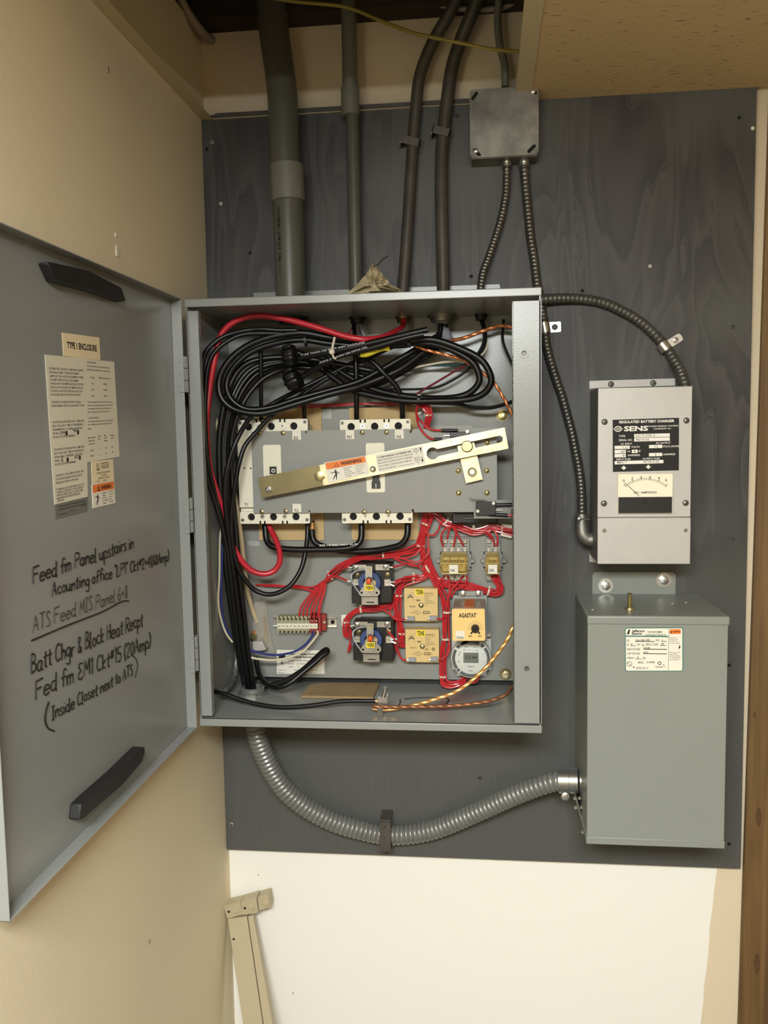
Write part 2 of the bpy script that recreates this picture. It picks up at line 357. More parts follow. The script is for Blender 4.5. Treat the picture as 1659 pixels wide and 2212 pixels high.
# marks on the walls
for px, py, w_, h_ in ((250, 508, 3, 5), (253, 543, 5, 13), (233, 151, 2, 7), (322, 2035, 3, 6)):
    a = PX(px, py, WX); MB('paper' if py != 151 and py != 2035 else 'taupe').box((WX-.001, a.y-w_*.001, a.z-h_*.0006), (WX+.0012, a.y+w_*.001, a.z+h_*.0006)).build('paint_chip', left)
for px, py, w_, h_, mt in ((533, 190, 3, 12, 'paper'), (778, 109, 1.5, 2, 'taupe'), (558, 1890, 2.5, 1.5, 'taupe'), (633, 2145, 1.5, 4, 'taupe'), (514, 1839, 1, 1, 'taupe')):
    a = P(px, py, 0); MB(mt).box((a.x-w_*.0006, -.0008, a.z-h_*.0006), (a.x+w_*.0006, .001, a.z+h_*.0006)).build('paint_chip', back)

# plywood sheet with its own screws
BX0, BX1, BZ0, BZ1 = WX+.001, .5061, .6079, 2.1311
PAINT_SCREW = [(458, 306), (500, 1781), (1583, 706), (1583, 1164), (987, 251), (1036, 1679)]
ply = thing('plywood_backboard', 'dark grey painted plywood sheet screwed to the wall behind all the gear', 'board', (0, B/2, BZ0))
MB('plywood').box((BX0, B, BZ0), (BX1, -.0005, BZ1)).build('sheet', ply, bevel=.0012)
for i, (px, py) in enumerate(PAINT_SCREW):
    c = P(px, py, B); s = MB('zinc' if i in (0, 1) else 'flex_dark').lathe(c-OUT*.002, OUT, [(0, .0045), (.0025, .0045), (.0038, .003)], 12); s.m('dark_hole').box(c+V((-.0025, -.0023, -.0006)), c+V((.0025, -.0018, .0006))).box(c+V((-.0006, -.0023, -.0025)), c+V((.0006, -.0018, .0025))).build('screw', ply)
for px, py, mt in ((447, 322, 'dark_hole'), (1018, 597, 'dark_hole'), (1575, 1437, 'dark_hole'), (1575, 1823, 'dark_hole'), (1597, 254, 'dark_hole'), (1258, 628, 'dark_hole'), (540, 546, 'dark_hole'), (477, 440, 'label_grey'), (1404, 575, 'label_grey'), (1626, 277, 'paper')):
    c = P(px, py, B); MB(mt).lathe(c-OUT*.001, OUT, [(0, .004), (.0013, .0035)], 9).build('nail_hole' if mt == 'dark_hole' else 'paint_scar', ply)

# timber post at the right-hand edge
PY = -.013
a, c = P(1655.5, 440, PY), P(1596, 2212, PY); k = (a.x-c.x)/(a.z-c.z)
xz = lambda z: a.x+k*(z-a.z)
ps = thing('timber_post', 'brown knotty timber post standing at the right edge of the wall', 'post', (xz(0), -.006, 0))
MB('timber').hexa([(xz(0), PY, 0), (xz(0)+.14, PY, 0), (xz(0)+.14, -.0005, 0), (xz(0), -.0005, 0), (xz(CZ), PY, CZ-.002), (xz(CZ)+.14, PY, CZ-.002), (xz(CZ)+.14, -.0005, CZ-.002), (xz(CZ), -.0005, CZ-.002)]).build('post_body', ps, bevel=.002)
for px, py, h_ in ((1639, 1765, .02), (1635, 2082, .022), (1630, 1545, .008)):
    c = P(px, py, PY); f_ = F(c, (1, 0, 0), (0, 0, 1))
    MB('knot_wood').plate(f_, [(x*.28, y) for x, y in circ(0, 0, h_, 18)], [], 0, .0006).build('knot', ps)

# ------------------------------------------------------------------ above the ceiling
def rise(q):                               # carry a run on up into the plenum above the ceiling
    d = (q[-1]-q[-2]).normalized(); d.z = max(d.z, .55); return q+[q[-1]+d*((2.74-q[-1].z)/d.z)]
def pipe(name, label, cat_, pts, r, m, n=20, group=None, parent=None):
    return MB(m).tube(rise([P(*p) for p in pts]), r, n).build(name, parent, label, cat_, group)
def locknut(mb, c, r, m='galv'):
    mb.m(m).lathe(V(c), (0, 0, -1), [(0, r*1.25), (.004, r*1.25), (.0041, r), (.012, r), (.0125, r*.8)], 14)
MB('dark_wood').box((WX+.0, -.5, 2.52), (1.1, -.42, 2.72)).build('ceiling_joist', None, 'dark timber joist crossing the opening above the missing tile', 'joist')
MB('dark_wood').box((WX+.0, -.06, WT+.0), (.75, .035, WT+.09)).build('top_plate', None, 'dark timber plate lying along the top of the back wall', 'beam')
W = lambda name, label, pts, r, m, cat_='wire', group=None, n=8: MB(m).tube([P(*p) for p in pts], r, n).build(name, None, label, cat_, group)
W('plenum_pipe', 'pale bent pipe coming down the left corner above the ceiling', [(330, -420, -.14), (365, -150, -.13), (381, -30, -.12), (391, 0, -.11), (412, 37, -.09), (437, 70, -.06), (452, 84, -.03), (457, 87, .0)], .0085, 'pale_cable', 'pipe')
W('yellow_cable', 'thin yellow cable sagging behind the conduits above the ceiling', [(380, -160, -.2), (480, -60, -.15), (560, -14, -.12), (626, 2, -.1), (729, 12, -.1), (771, 23, -.1), (823, 45, -.11), (889, 70, -.13), (941, 82, -.14), (1011, 96, -.15), (1068, 107, -.15), (1150, 112, -.14), (1400, 120, -.14)], .0034, 'yellow_cable', 'cable')
W('plenum_cable', 'pale cable crossing at the very top between the dark conduits', [(700, -60, -.04), (790, -20, -.04), (840, -8, -.04), (870, 0, -.04), (941, 9, -.04), (1006, 20, -.04), (1077, 18, -.03), (1110, 5, -.03)], .0055, 'pale_cable', 'cable')

# ------------------------------------------------------------------ conduits on the board
c1 = thing('plastic_conduit', 'fat grey plastic conduit running up from the cabinet, with a coupling', 'conduit', P(628, 637, -.09))
MB('pvc').tube([P(*p) for p in ((629, 660, -.095), (628, 637, -.095), (624, 500, -.092), (622, 437, -.09))], .0288, 28).m('black_ink').build('lower_pipe', c1)
MB('pvc').tube(rise([P(*p) for p in ((617, 362, -.088), (613, 300, -.086), (611.5, 226, -.082), (605, 160, -.078), (592, 70, -.072), (585, 0, -.07), (578, -60, -.07))]), .0288, 28).build('upper_pipe', c1)
a, c = P(619, 358, -.088), P(622.5, 437, -.09); d = c-a
MB('pvc_light').lathe(a, d, [(0, .029), (.0005, .0325), (d.length-.001, .0325), (d.length, .029)], 30).build('coupling', c1)
a = V((P(630, 640, -.095).x, -.095, EZ1)); MB('pvc_light').lathe(a, (0, 0, 1), [(0, .0335), (.011, .0335), (.012, .030)], 30).build('adapter', c1)
tf = MB('black_ink')
for i, ch in enumerate('MAX 90°C WIRE SUNLIGHT RESISTANT'):
    if ch == ' ': continue
    z0 = P(616, 612, -.12).z; z1 = P(611, 450, -.12).z; t = i/31; zc = z0+(z1-z0)*t
    ang = math.radians(-30); ax = P(628-(4*t), 612-162*t, -.094)
    nrm = V((math.sin(ang), -math.cos(ang), 0)); f_ = F(V((ax.x, ax.y, zc))+nrm*.0289, (0, 0, 1), V((-math.cos(ang), -math.sin(ang), 0)))
    tf.text(ch, f_, 0, -.003, .0036, .0062, z=.0003)
tf.build('pipe_lettering', c1)
c2 = thing('slim_conduit', 'slim grey plastic conduit with a coupling, second from the left above cabinet', 'conduit', P(769, 637, -.07))
MB('pvc').tube([P(*p) for p in ((770, 660, -.07), (769, 637, -.07), (765, 430, -.062), (761, 250, -.055))], .0128, 20).build('lower_pipe', c2)
MB('pvc_light').tube(rise([P(*p) for p in ((756, 195, -.055), (755, 100, -.055), (752, 0, -.055), (750, -60, -.055))]), .0148, 20).build('upper_pipe', c2)
a, c = P(756, 188, -.055), P(757, 251, -.055); d = c-a; MB('pvc_light').lathe(a, d, [(0, .0155), (.0005, .0178), (d.length-.001, .0178), (d.length, .0135)], 24).build('coupling', c2)
pipe('metal_conduit', 'dark painted metal conduit bending right at top, left of the pair', 'conduit', [(870, 660, -.06), (871, 625, -.055), (880, 500, -.046), (891, 329, -.036), (899, 226, -.036), (908, 160, -.038), (933, 95, -.045), (969, 33, -.06), (982, 5, -.066), (1000, -40, -.08)], .0115, 'conduit_dark', group='dark bent conduits')
pipe('metal_conduit', 'dark painted metal conduit bending right at top, right of the pair', 'conduit', [(959, 660, -.06), (958, 625, -.055), (954, 450, -.046), (954, 350, -.038), (957, 300, -.036), (965, 227, -.036), (976, 150, -.038), (993, 94, -.045), (1015, 40, -.06), (1030, 0, -.07), (1046, -40, -.085)], .0128, 'conduit_dark', group='dark bent conduits')
pipe('stub_conduit', 'small grey conduit entering the top of the square junction box', 'conduit', [(1091, 188, -.05), (1091, 165, -.05), (1089, 135, -.048), (1080, 100, -.045), (1075, 50, -.045), (1077, 0, -.05), (1078, -40, -.05)], .0072, 'pvc_light', 12)
def clip(pl_, pr_, rad, lab, cw):
    f_ = fpx(pl_, pr_, B); Lw = (P(*pr_, B)-P(*pl_, B)).length; h = .0105
    t = thing('conduit_clip', lab, 'clip', f_.p(Lw/2, 0), 'conduit clips on the plywood')
    mb = MB('conduit_dark'); z = 2*rad+.006
    mb.plate(f_, [(0, -h), (Lw*.16, -h), (Lw*.16, h), (0, h)], [circ(Lw*.08, 0, .0022, 10)], 0, .003).plate(f_, [(Lw*.84, -h), (Lw, -h), (Lw, h), (Lw*.84, h)], [circ(Lw*.92, 0, .0022, 10)], 0, .003)
    for x in (.13, .84): mb.prism([f_.p(Lw*x, -h), f_.p(Lw*(x+.03), -h), f_.p(Lw*(x+.03), h), f_.p(Lw*x, h)], f_.n*z)
    mb.prism([f_.p(Lw*.13, -h*.7, z-.003), f_.p(Lw*.87, -h*.7, z-.003), f_.p(Lw*.87, h*.7, z-.003), f_.p(Lw*.13, h*.7, z-.003)], f_.n*.003)
    mb.build('saddle', t)
    s = MB('zinc').lathe(f_.p(Lw*.08, 0, .003), f_.n, [(0, .004), (.002, .003)], 10).build('screw', t)
clip((863, 308), (914, 320), .0115, 'flat grey clip across the left dark bent conduit', 0)
clip((930, 288), (979, 300), .0128, 'flat grey clip across the right dark bent conduit', 0)

# square junction box
jb = thing('junction_box', 'square galvanised junction box with stained cover near the ceiling', 'junction box', P(1090, 270, B))
JY = -.074
MB('galv').pbox(1017, 196, 1161, 341, JY+.002, B).build('box_body', jb, bevel=.002)
x0, x1 = P(1015, 268, JY).x, P(1163.5, 262, JY).x; z1, z0 = P(1090, 190, JY).z, P(1090, 338, JY).z
f_ = F((x0, JY, z0), (1, 0, 0), (0, 0, 1)); w_, h_ = x1-x0, z1-z0
def slot(cx, cy, ang, l, r):
    ca, sa = math.cos(ang), math.sin(ang); out = []
    for x, y in circ(l/2, 0, r, 8, -math.pi/2, math.pi/2)+circ(-l/2, 0, r, 8, math.pi/2, 1.5*math.pi): out.append((cx+x*ca-y*sa, cy+x*sa+y*ca))
    return out
MB('galv').plate(f_, rrect(0, 0, w_, h_, .008), [slot(.009, h_-.012, .9, .012, .003), slot(w_-.013, .011, .75, .013, .0032), slot(.013, .009, 2.3, .014, .003), slot(w_-.009, h_-.009, 2.3, .010, .003)], 0, .002).build('cover', jb)
MB('dark_hole').box((x0+.004, JY+.0005, z0+.004), (x1-.004, JY+.001, z1-.004)).build('cover_gap', jb)
for x, y in ((.011, .012), (w_-.010, h_-.010)): MB('zinc').lathe(f_.p(x, y, .002), f_.n, [(0, .005), (.0025, .0045), (.0035, .003)], 12).build('screw', jb)
MB('galv').lathe(V((P(1040, 350, -.05).x, -.047, z0+.0015)), (0, 0, -1), [(0, .011), (.0015, .011), (.0016, .009)], 16).build('knockout', jb)

# flexible conduits
def flex(label, pts, r, m, pitch, ends=(), depth=.13):
    t = thing('flexible_conduit', label, 'flexible conduit', P(*pts[-1]))
    MB(m).corr([P(*p) for p in pts], r, pitch, depth).build('armour', t); return t
t = flex('thin steel flexible conduit from junction box curving down to cabinet top', [(1094.5, 358, -.047), (1094.6, 372, -.047), (1093.8, 408, -.04), (1090.7, 433, -.038), (1084, 467, -.038), (1072.7, 506, -.04), (1057, 552, -.046), (1044, 588, -.052), (1039, 620, -.058), (1038, 660, -.06)], .0078, 'flex_steel', .0066)
a = P(1094.5, 346, -.047); MB('steel').lathe(a, (0, 0, -1), [(0, .0095), (.011, .0095), (.0115, .008)], 16).lathe(a+V((0, -.009, -.005)), OUT, [(0, .004), (.004, .004), (.005, .002)], 10).build('connector', t)
t = flex('long dark flexible conduit from junction box down past the cabinet to the charger', [(1132, 358, -.047), (1133, 372, -.044), (1136, 408, -.034), (1141, 459, -.03), (1146, 511, -.03), (1154, 562, -.03), (1160, 614, -.03), (1165.5, 640, -.03), (1171, 672, -.03), (1176, 704, -.03), (1180.6, 745, -.03), (1190, 783, -.03), (1202, 822, -.03), (1214, 856, -.03), (1230, 915, -.031), (1236, 939, -.032), (1244, 979, -.036), (1250, 1009, -.042), (1255, 1049, -.05), (1256.5, 1078, -.055), (1257, 1112, -.06)], .0092, 'flex_steel', .0074)
a = P(1132, 346, -.047); MB('steel').lathe(a, (0, 0, -1), [(0, .011), (.011, .011), (.0115, .009)], 16).lathe(a+V((0, -.01, -.005)), OUT, [(0, .0045), (.004, .0045), (.005, .002)], 10).build('connector', t)
el = MB('galv').tube([P(*p) for p in ((1257, 1112, -.06), (1256.5, 1136, -.064), (1259, 1154, -.066), (1268, 1164, -.066), (1277, 1167, -.066))], .0125, 16)
el.m('steel').lathe(P(1257, 1110, -.06), (0, 0, -1), [(0, .011), (.0005, .013), (.008, .013), (.0085, .011)], 16).tube([P(1247, 1121, -.075), P(1274, 1122, -.075)], .0016, 6).lathe(P(1251, 1121, -.077), OUT, [(0, .0045), (.003, .004), (.004, .002)], 10)
el.m('galv').lathe(P(1270, 1166, -.066), (1, 0, 0), [(0, .013), (.004, .014), (.008, .014)], 16).build('elbow', t)
t = flex('dark flexible conduit arching from cabinet side over to the charger top', [(1150, 648, -.05), (1168.6, 647, -.048), (1202, 644.6, -.042), (1238.5, 644.6, -.036), (1274.7, 648, -.032), (1311, 656.7, -.032), (1347, 673.5, -.032), (1378, 691.6, -.032), (1407, 715.7, -.032), (1434, 744.7, -.033), (1451, 769, -.04), (1467.6, 797.7, -.052), (1477, 822, -.066), (1482, 845, -.075)], .0098, 'flex_dark', .0086, depth=.16)
def strap(lab, c0, c1, rad, tabc, tl, tr, rot):
    a, b = P(*c0), P(*c1); t = thing('one_hole_strap', lab, 'strap', a, 'one hole conduit straps')
    MB('zinc').lathe(a, b-a, [(0, rad), (.0002, rad*1.14), ((b-a).length-.0002, rad*1.14), ((b-a).length, rad)], 18).build('band', t)
    f_ = F(P(*tabc, B), (math.cos(rot), 0, math.sin(rot)), (-math.sin(rot), 0, math.cos(rot)))
    MB('zinc').plate(f_, rrect(-tl, -tr, tl, tr, tr*.6 if rot > .1 else .002), [], .0005, .0025).build('tab', t)
    MB('flex_dark' if rot < .1 else 'zinc').lathe(f_.p(tl*.2, 0, .0025), f_.n, [(0, .006), (.002, .0055), (.003, .003)], 14).m('dark_hole').prism([f_.p(tl*.2-.005, -.0005, .0053), f_.p(tl*.2+.005, -.0005, .0053), f_.p(tl*.2+.005, .0005, .0053), f_.p(tl*.2-.005, .0005, .0053)], f_.n*.0003).build('screw', t)
strap('small strap with square tab beside the cabinet upper right side', (1174, 697, -.03), (1178, 719, -.03), .0098, (1195, 707), .0145, .0098, .03)
strap('small strap with rounded tab on the arching dark conduit', (1429, 742, -.033), (1441, 757, -.036), .0102, (1455, 737), .017, .0078, .55)
# large flexible conduit below
t = thing('flexible_conduit', 'fat ribbed grey conduit swooping from cabinet bottom to the transformer', 'flexible conduit', P(850, 1806, -.05))
MB('bigflex').corr([P(*p) for p in ((546, 1515, -.106), (550, 1556, -.106), (554, 1575, -.104), (558, 1597, -.1), (570.7, 1631.6, -.09), (590, 1670.7, -.08), (616, 1707, -.072), (655, 1740, -.064), (694, 1763, -.058), (736.7, 1781, -.052), (779, 1793, -.047), (818, 1801.5, -.044), (850.6, 1804, -.043), (899.5, 1800, -.045), (948, 1788, -.05), (1000, 1767, -.06), (1050, 1745, -.072), (1100, 1722, -.085), (1150, 1702, -.098), (1190, 1689, -.106), (1216, 1685, -.11))], .0205, .0098, .12, 22).build('armour', t)
a, b = P(1207, 1686, -.11), P(1250, 1687, -.115); d = b-a; L_ = d.length
MB('steel').lathe(a, d, [(0, .021), (.0003, .0245), (L_*.52, .0245), (L_*.53, .0225), (L_*.56, .0225), (L_*.57, .0242), (L_*.98, .0242), (L_, .022)], 28).lathe(b, (1, 0, 0), [(0, .0225), (.03, .0225)], 28).build('clamp_connector', t)
MB('zinc').lathe(P(1221, 1719, -.126), OUT, [(0, .008), (.004, .008), (.0055, .0055)], 14).box(P(1214, 1706, -.126), P(1228, 1719, -.118)).build('clamp_screw', t)
# bracket holding it
sb = thing('conduit_bracket', 'dark grey upright bracket strapping the fat ribbed conduit', 'bracket', P(834, 1843, B))
f_ = F(P(821, 1838, -.07), (1, 0, 0.03), (0, 0, 1)); bw = .0225
MB('plywood').m('conduit_dark').plate(f_, [(0, 0), (bw, -.001), (bw+.002, .062), (.002, .063)], [circ(bw*.55, .052, .0016, 10), circ(bw*.5, .028, .0012, 10)], 0, .003).box(f_.p(.002, .062, 0), V((f_.p(bw+.002, .062).x, B, f_.p(0, .066).z))).box(f_.p(0, -.001, 0), V((f_.p(bw, 0).x, B, f_.p(0, .002).z))).build('bracket_strap', sb, bevel=.0006)

# ------------------------------------------------------------------ cabinet
cab = thing('switch_cabinet', 'open grey steel transfer switch cabinet full of wires', 'cabinet', ((EX0+EX1)/2, B, EZ0))
th = .002
sh = MB('grey_paint').box((EX0, EB, EZ0), (EX1, B-.001, EZ1))
sh.box((EX0, EF, EZ0+.006), (EX0+th, EB, EZ1-.006)).box((EX1-th, EF, EZ0+.006), (EX1, EB, EZ1-.006)).build('shell', cab)
MB('grey_paint').box((EX0, EF+.001, ZT), (EX1, EB, ZT+.004)).box((EX0-.002, EF-.001, ZT), (EX1+.002, EF+.006, EZ1)).box((EX0-.001, EF, EZ1-.003), (EX1+.001, B-.001, EZ1)).build('top_panel', cab, bevel=.003, seg=3)
MB('grey_paint').box((EX0, EF, ZF-.004), (EX1, EB, ZF)).box((EX0-.002, EF-.001, EZ0), (EX1+.002, EF+.006, ZF)).box((EX0, EF, EZ0), (EX1, B-.001, EZ0+.003)).build('bottom_panel', cab, bevel=.003, seg=3)
xl = P(444, 1110, EF).x; xr = P(1107.5, 1100, EF).x
MB('grey_paint').box((EX0, EF, ZF+.005), (xl, EF+.0025, ZT-.006)).box((xl-.002, EF, ZF+.005), (xl, EF+.012, ZT-.006)).build('left_flange', cab, bevel=.001)
f_ = F((xr, EF, ZF+.004), (1, 0, 0), (0, 0, 1)); fwd_ = EX1+.0015-xr; fh = ZT-ZF-.012
h1 = (P(1132, 764, EF).x-xr, P(1132, 764, EF).z-f_.o.z); h2 = (P(1138, 1444, EF).x-xr, P(1138, 1444, EF).z-f_.o.z)
MB('grey_paint').plate(f_, [(0, 0), (fwd_, 0), (fwd_, fh), (0, fh)], [circ(*h1, .0045, 16), circ(*h2, .0045, 16)], -.003, 0).box((xr, EF, f_.o.z), (xr+.002, EF+.012, f_.o.z+fh)).build('right_flange', cab)
for h_ in (h1, h2):
    MB('grey_paint').plate(f_, circ(*h_, .0082, 20), [circ(*h_, .0048, 16)], 0, .002).m('flex_dark').lathe(f_.p(*h_, -.012), f_.n, [(0, .0046), (.008, .0046)], 14).build('latch_hole', cab)
x0, x1 = P(540, 630, -.024).x, P(1092, 615, -.024).x; zt_ = P(820, 623, -.024).z
MB('zinc').m('grey_paint').prism([(x0, -.024, EZ1-.004), (x1, -.024, EZ1-.004), (x1-.012, -.024, zt_), (x0+.008, -.024, zt_)], (0, .003, 0)).build('mounting_flange', cab)
# door, standing open at right angles to the wall
dr = MB('grey_paint').box((DX-.0015, DY1, DZ0), (DX, DY0, DZ1))
LX = -.5172
for q in (((DX, DY1, DZ1-.0015), (LX, DY0, DZ1)), ((DX, DY1, DZ0), (LX, DY0, DZ0+.0015)), ((DX, DY0-.0015, DZ0), (LX, DY0, DZ1)), ((DX-.001, DY1, DZ0), (LX, DY1+.0015, DZ1))): dr.box(*q)
door = dr.build('door', cab, 'cabinet door swung open, handwriting and stickers inside', bevel=.0006)
for y0, y1 in ((770, 848), (1075, 1150), (1373, 1448)):
    z1, z0 = P(404, y0, EF-.004).z, P(408, y1, EF-.004).z; xm = (LX+EX0)/2-.002
    hb = MB('grey_paint')
    for k in range(3): hb.cyl((EX0-.004, EF-.006, z0+(z1-z0)*(k/3)+.0006), (EX0-.004, EF-.006, z0+(z1-z0)*((k+1)/3)-.0006), .0062, 12)
    hb.box((LX-.008, DY0-.0045, z0), (LX+.001, DY0-.0015, z1-.002)).box((EX0-.005, EF-.001, z0), (EX0+.001, EF+.003, z1))
    for k in range(3): hb.lathe(V((LX-.006, DY0-.0045, z0+(z1-z0)*(.16+.33*k))), OUT, [(0, .0022), (.001, .0015)], 8)
    hb.build('hinge', cab)
for nm, pts, th_ in (('foam_strip', [(104, 568), (112, 566), (192, 584), (263, 621), (273, 650), (266, 652), (208, 631), (122, 608)], .014), ('foam_strip', [(307, 1613), (314, 1614), (313, 1628), (308, 1645), (264, 1698), (182, 1769), (173, 1771), (176, 1737), (194, 1719), (252, 1667)], .016)):
    MB('black_matte').prism([PX(px, py, DX+th_) for px, py in reversed(pts)], (-th_, 0, 0)).build(nm, door, 'black foam strip stuck inside door', bevel=.002)
def bilin(q, u, v): return q[0]*(1-u)*(1-v)+q[1]*u*(1-v)+q[2]*u*v+q[3]*(1-u)*v
class QF:                                   # a sheet given by its four corners (tl, tr, br, bl); text laid in unit coordinates
    def __init__(s, q): s.q = q; s.n = (q[1]-q[0]).cross(q[3]-q[0]).normalized(); s.n = -s.n; s.w = (q[1]-q[0]).length; s.h = (q[3]-q[0]).length
    def p(s, x, y, z=0): return bilin(s.q, x, y)+s.n*z
def qtext(mb, st, Q, x, y, w, h, z=.0007):   # baseline at y (down), box width w, capital height h in unit coordinates
    vs, fs = text_mesh(st)
    if not len(vs): return
    W_ = vs[:, 0].max()-vs[:, 0].min(); x0 = vs[:, 0].min()
    mb.add([Q.p(x+(a-x0)/W_*w, y-b*h/.7, z) for a, b, _ in vs], fs)
def qrect(mb, Q, x0, y0, x1, y1, z=.0005): mb.add([Q.p(x0, y1, z), Q.p(x1, y1, z), Q.p(x1, y0, z), Q.p(x0, y0, z)], [(0, 1, 2, 3)])
def qbar(mb, Q, a, b, t, z=.0008):
    dx, dy = b[0]-a[0], b[1]-a[1]; l = math.hypot(dx*Q.w, dy*Q.h); nx, ny = -dy*Q.h/l*t/2/Q.w, dx*Q.w/l*t/2/Q.h
    mb.add([Q.p(a[0]+nx, a[1]+ny, z), Q.p(a[0]-nx, a[1]-ny, z), Q.p(b[0]-nx, b[1]-ny, z), Q.p(b[0]+nx, b[1]+ny, z)], [(0, 1, 2, 3)])
def qdisc(mb, Q, x, y, r, z=.0008, n=14, hole=0):
    vs = [Q.p(x+math.cos(2*math.pi*i/n)*r/Q.w, y+math.sin(2*math.pi*i/n)*r/Q.h, z) for i in range(n)]
    if hole: mb.add(vs+[Q.p(x+math.cos(2*math.pi*i/n)*hole/Q.w, y+math.sin(2*math.pi*i/n)*hole/Q.h, z) for i in range(n)], [((i+1) % n, i, n+i, n+(i+1) % n) for i in range(n)])
    else: mb.add(vs, [tuple(range(n-1, -1, -1))])
def sheet(mb, Q, mt, t=.0005):
    mb.m(mt).prism([Q.p(0, 1), Q.p(1, 1), Q.p(1, 0), Q.p(0, 0)], Q.n*t)
def doorQ(pts, x=DX+.0003): return QF([PX(px, py, x) for px, py in pts])
def falling_man(mb, Q, x, y, s):             # shock pictogram, s = height in unit coordinates
    r = Q.h/Q.w
    q = lambda a, b, t: qbar(mb, Q, (x+a[0]*s*r, y+a[1]*s), (x+b[0]*s*r, y+b[1]*s), t*s*Q.h)
    mb.m('black_ink'); qdisc(mb, Q, x+.1*s*r, y-.42*s, .075*s*Q.h)
    q((.08, -.34), (.1, .0), .17); q((.05, -.3), (-.25, -.22), .07); q((-.25, -.22), (-.42, -.3), .05); q((.12, -.3), (.42, -.05), .07)
    q((.12, -.02), (.05, .25), .11); q((.05, .25), (.02, .5), .08); q((.06, -.02), (-.15, .2), .1); q((-.15, .2), (-.3, .4), .08)
mb = MB(); Q = doorQ([(133.5, 718.5), (214, 729), (216.5, 779), (136.8, 769)]); sheet(mb, Q, 'paper_cream'); mb.m('black_ink'); qtext(mb, 'TYPE 1 ENCLOSURE', Q, .1, .62, .8, .26); mb.build('type_sticker', door, 'cream sticker reading TYPE 1 ENCLOSURE')
mb = MB(); Q = doorQ([(96.3, 766), (184, 774.5), (189, 1073), (117.3, 1090)]); sheet(mb, Q, 'door_paper'); mb.m('grey_ink')
rows = [(.095, 'SUITABLE FOR CONTROL OF MOTORS, ELECTRIC'), (.12, 'DISCHARGE LAMPS, TUNGSTEN FILAMENT'), (.145, 'LAMPS, ELECTRIC HEATING EQUIPMENT WHERE'), (.17, 'THE SUM OF MOTOR FULL LOAD AMPERE'), (.195, 'RATINGS AND THE AMPERE RATINGS OF OTHER'), (.22, 'LOADS DO NOT EXCEED THE AMPERE RATING OF'), (.245, 'THE SWITCH AND THE TUNGSTEN LOAD DOES'), (.27, 'NOT EXCEED 30% OF THE SWITCH RATING'),
        (.32, 'TRANSFER TO ALTERNATE SUPPLY OCCURS'), (.345, 'WHEN NORMAL SUPPLY VOLTAGE DROPS TO 70%'), (.455, 'THIS SWITCH IS PROVIDED WITH A TIME DELAY'), (.48, 'RELAY WILL DELAY TIME IN TRANSFERRING'), (.505, 'FROM EMERGENCY TO NORMAL. ADJUSTABLE'), (.53, 'FROM  0.1'), (.555, 'FACTORY SETTING IS MINIMUM'),
        (.64, 'THIS SWITCH IS PROVIDED WITH A TIME DELAY'), (.665, 'RELAY WILL DELAY TIME IN TRANSFERRING'), (.69, 'FROM NORMAL TO EMERGENCY. ADJUSTABLE'), (.715, 'FROM   2'), (.74, 'FACTORY SETTING IS MINIMUM'), (.815, 'TRANSFER TO THE ALTERNATE SUPPLY WILL'), (.84, 'OCCUR WHEN FREQUENCY AND VOLTAGE OF'), (.865, 'FREQUENCY SENSING IS PROVIDED'), (.91, 'SYSTEM WILL BE TESTED PERIODICALLY ON'), (.93, 'SCHEDULE ACCEPTABLE TO THE AUTHORITY'), (.95, 'HAVING JURISDICTION TO ASSURE THEIR'), (.97, 'MAINTENANCE IN PROPER OPERATING'), (.988, 'CONDITION')]
for y, s_ in rows: qtext(mb, s_, Q, .07, y, .86*min(1, len(s_)/39), .0145)
mb.m('marker')
for x, y in ((.42, .528), (.74, .526), (.42, .712), (.77, .708)): qdisc(mb, Q, x, y, .0035)
qtext(mb, '24', Q, .26, .53, .12, .02); qtext(mb, '90', Q, .6, .524, .1, .022); qtext(mb, '2', Q, .24, .717, .06, .024); qtext(mb, '60', Q, .62, .712, .1, .022)
mb.build('instruction_sheet', door, 'long white instruction sheet')
mb = MB(); Q = doorQ([(182, 774.6), (246, 781.6), (257.8, 986.6), (185.6, 999)]); sheet(mb, Q, 'door_paper'); mb.m('grey_ink')
for x, y, s_, w_ in ((.05, .04, 'VOLTAGE RATINGS', .3), (.05, .075, 'This transfer switch has been tested under', .75), (.05, .11, 'the following conditions for an ampere rating', .76), (.13, .185, 'Volts', .16), (.43, .185, 'RMS Amperes Sym', .38), (.19, .245, '120', .06), (.56, .245, '10000', .13), (.18, .305, '240', .07), (.56, .305, '10000', .13), (.18, .365, '480', .08), (.56, .365, '5000', .12), (.05, .425, 'When protected by an overcurrent device as noted', .8), (.05, .458, 'with an interrupting rating not less than', .8), (.05, .49, 'the available short circuit current at the', .74), (.05, .522, 'point of supply of the transfer switch', .68), (.05, .582, '2. SERIES RATINGS', .34), (.05, .615, 'The transfer switch may be used on circuits with', .78), (.05, .645, 'the available fault current shown in the', .74), (.05, .685, 'table', .1), (.04, .772, 'Interrupting', .22), (.04, .802, 'Capacity', .2), (.06, .832, 'Amperes', .18), (.34, .765, 'Type', .08), (.34, .795, 'No.', .08), (.53, .765, 'Max', .06), (.53, .79, 'Volts', .08), (.52, .82, 'Phases', .12), (.7, .772, 'Wire', .14), (.73, .8, 'Ohm', .1), (.1, .9, '65000', .1), (.36, .893, '2', .02), (.54, .893, '22', .05), (.74, .893, '30', .05), (.1, .953, '100000', .1), (.36, .95, '2', .02), (.54, .95, '22', .05), (.74, .945, '40', .05)): qtext(mb, s_, Q, x+.01, y, w_, .016)
mb.build('ratings_sheet', door, 'white sheet with ratings table')
mb = MB(); Q = doorQ([(197, 997), (243.6, 991.5), (246, 1037.5), (199, 1046.5)]); sheet(mb, Q, 'paper_cream'); mb.m('grey_ink')
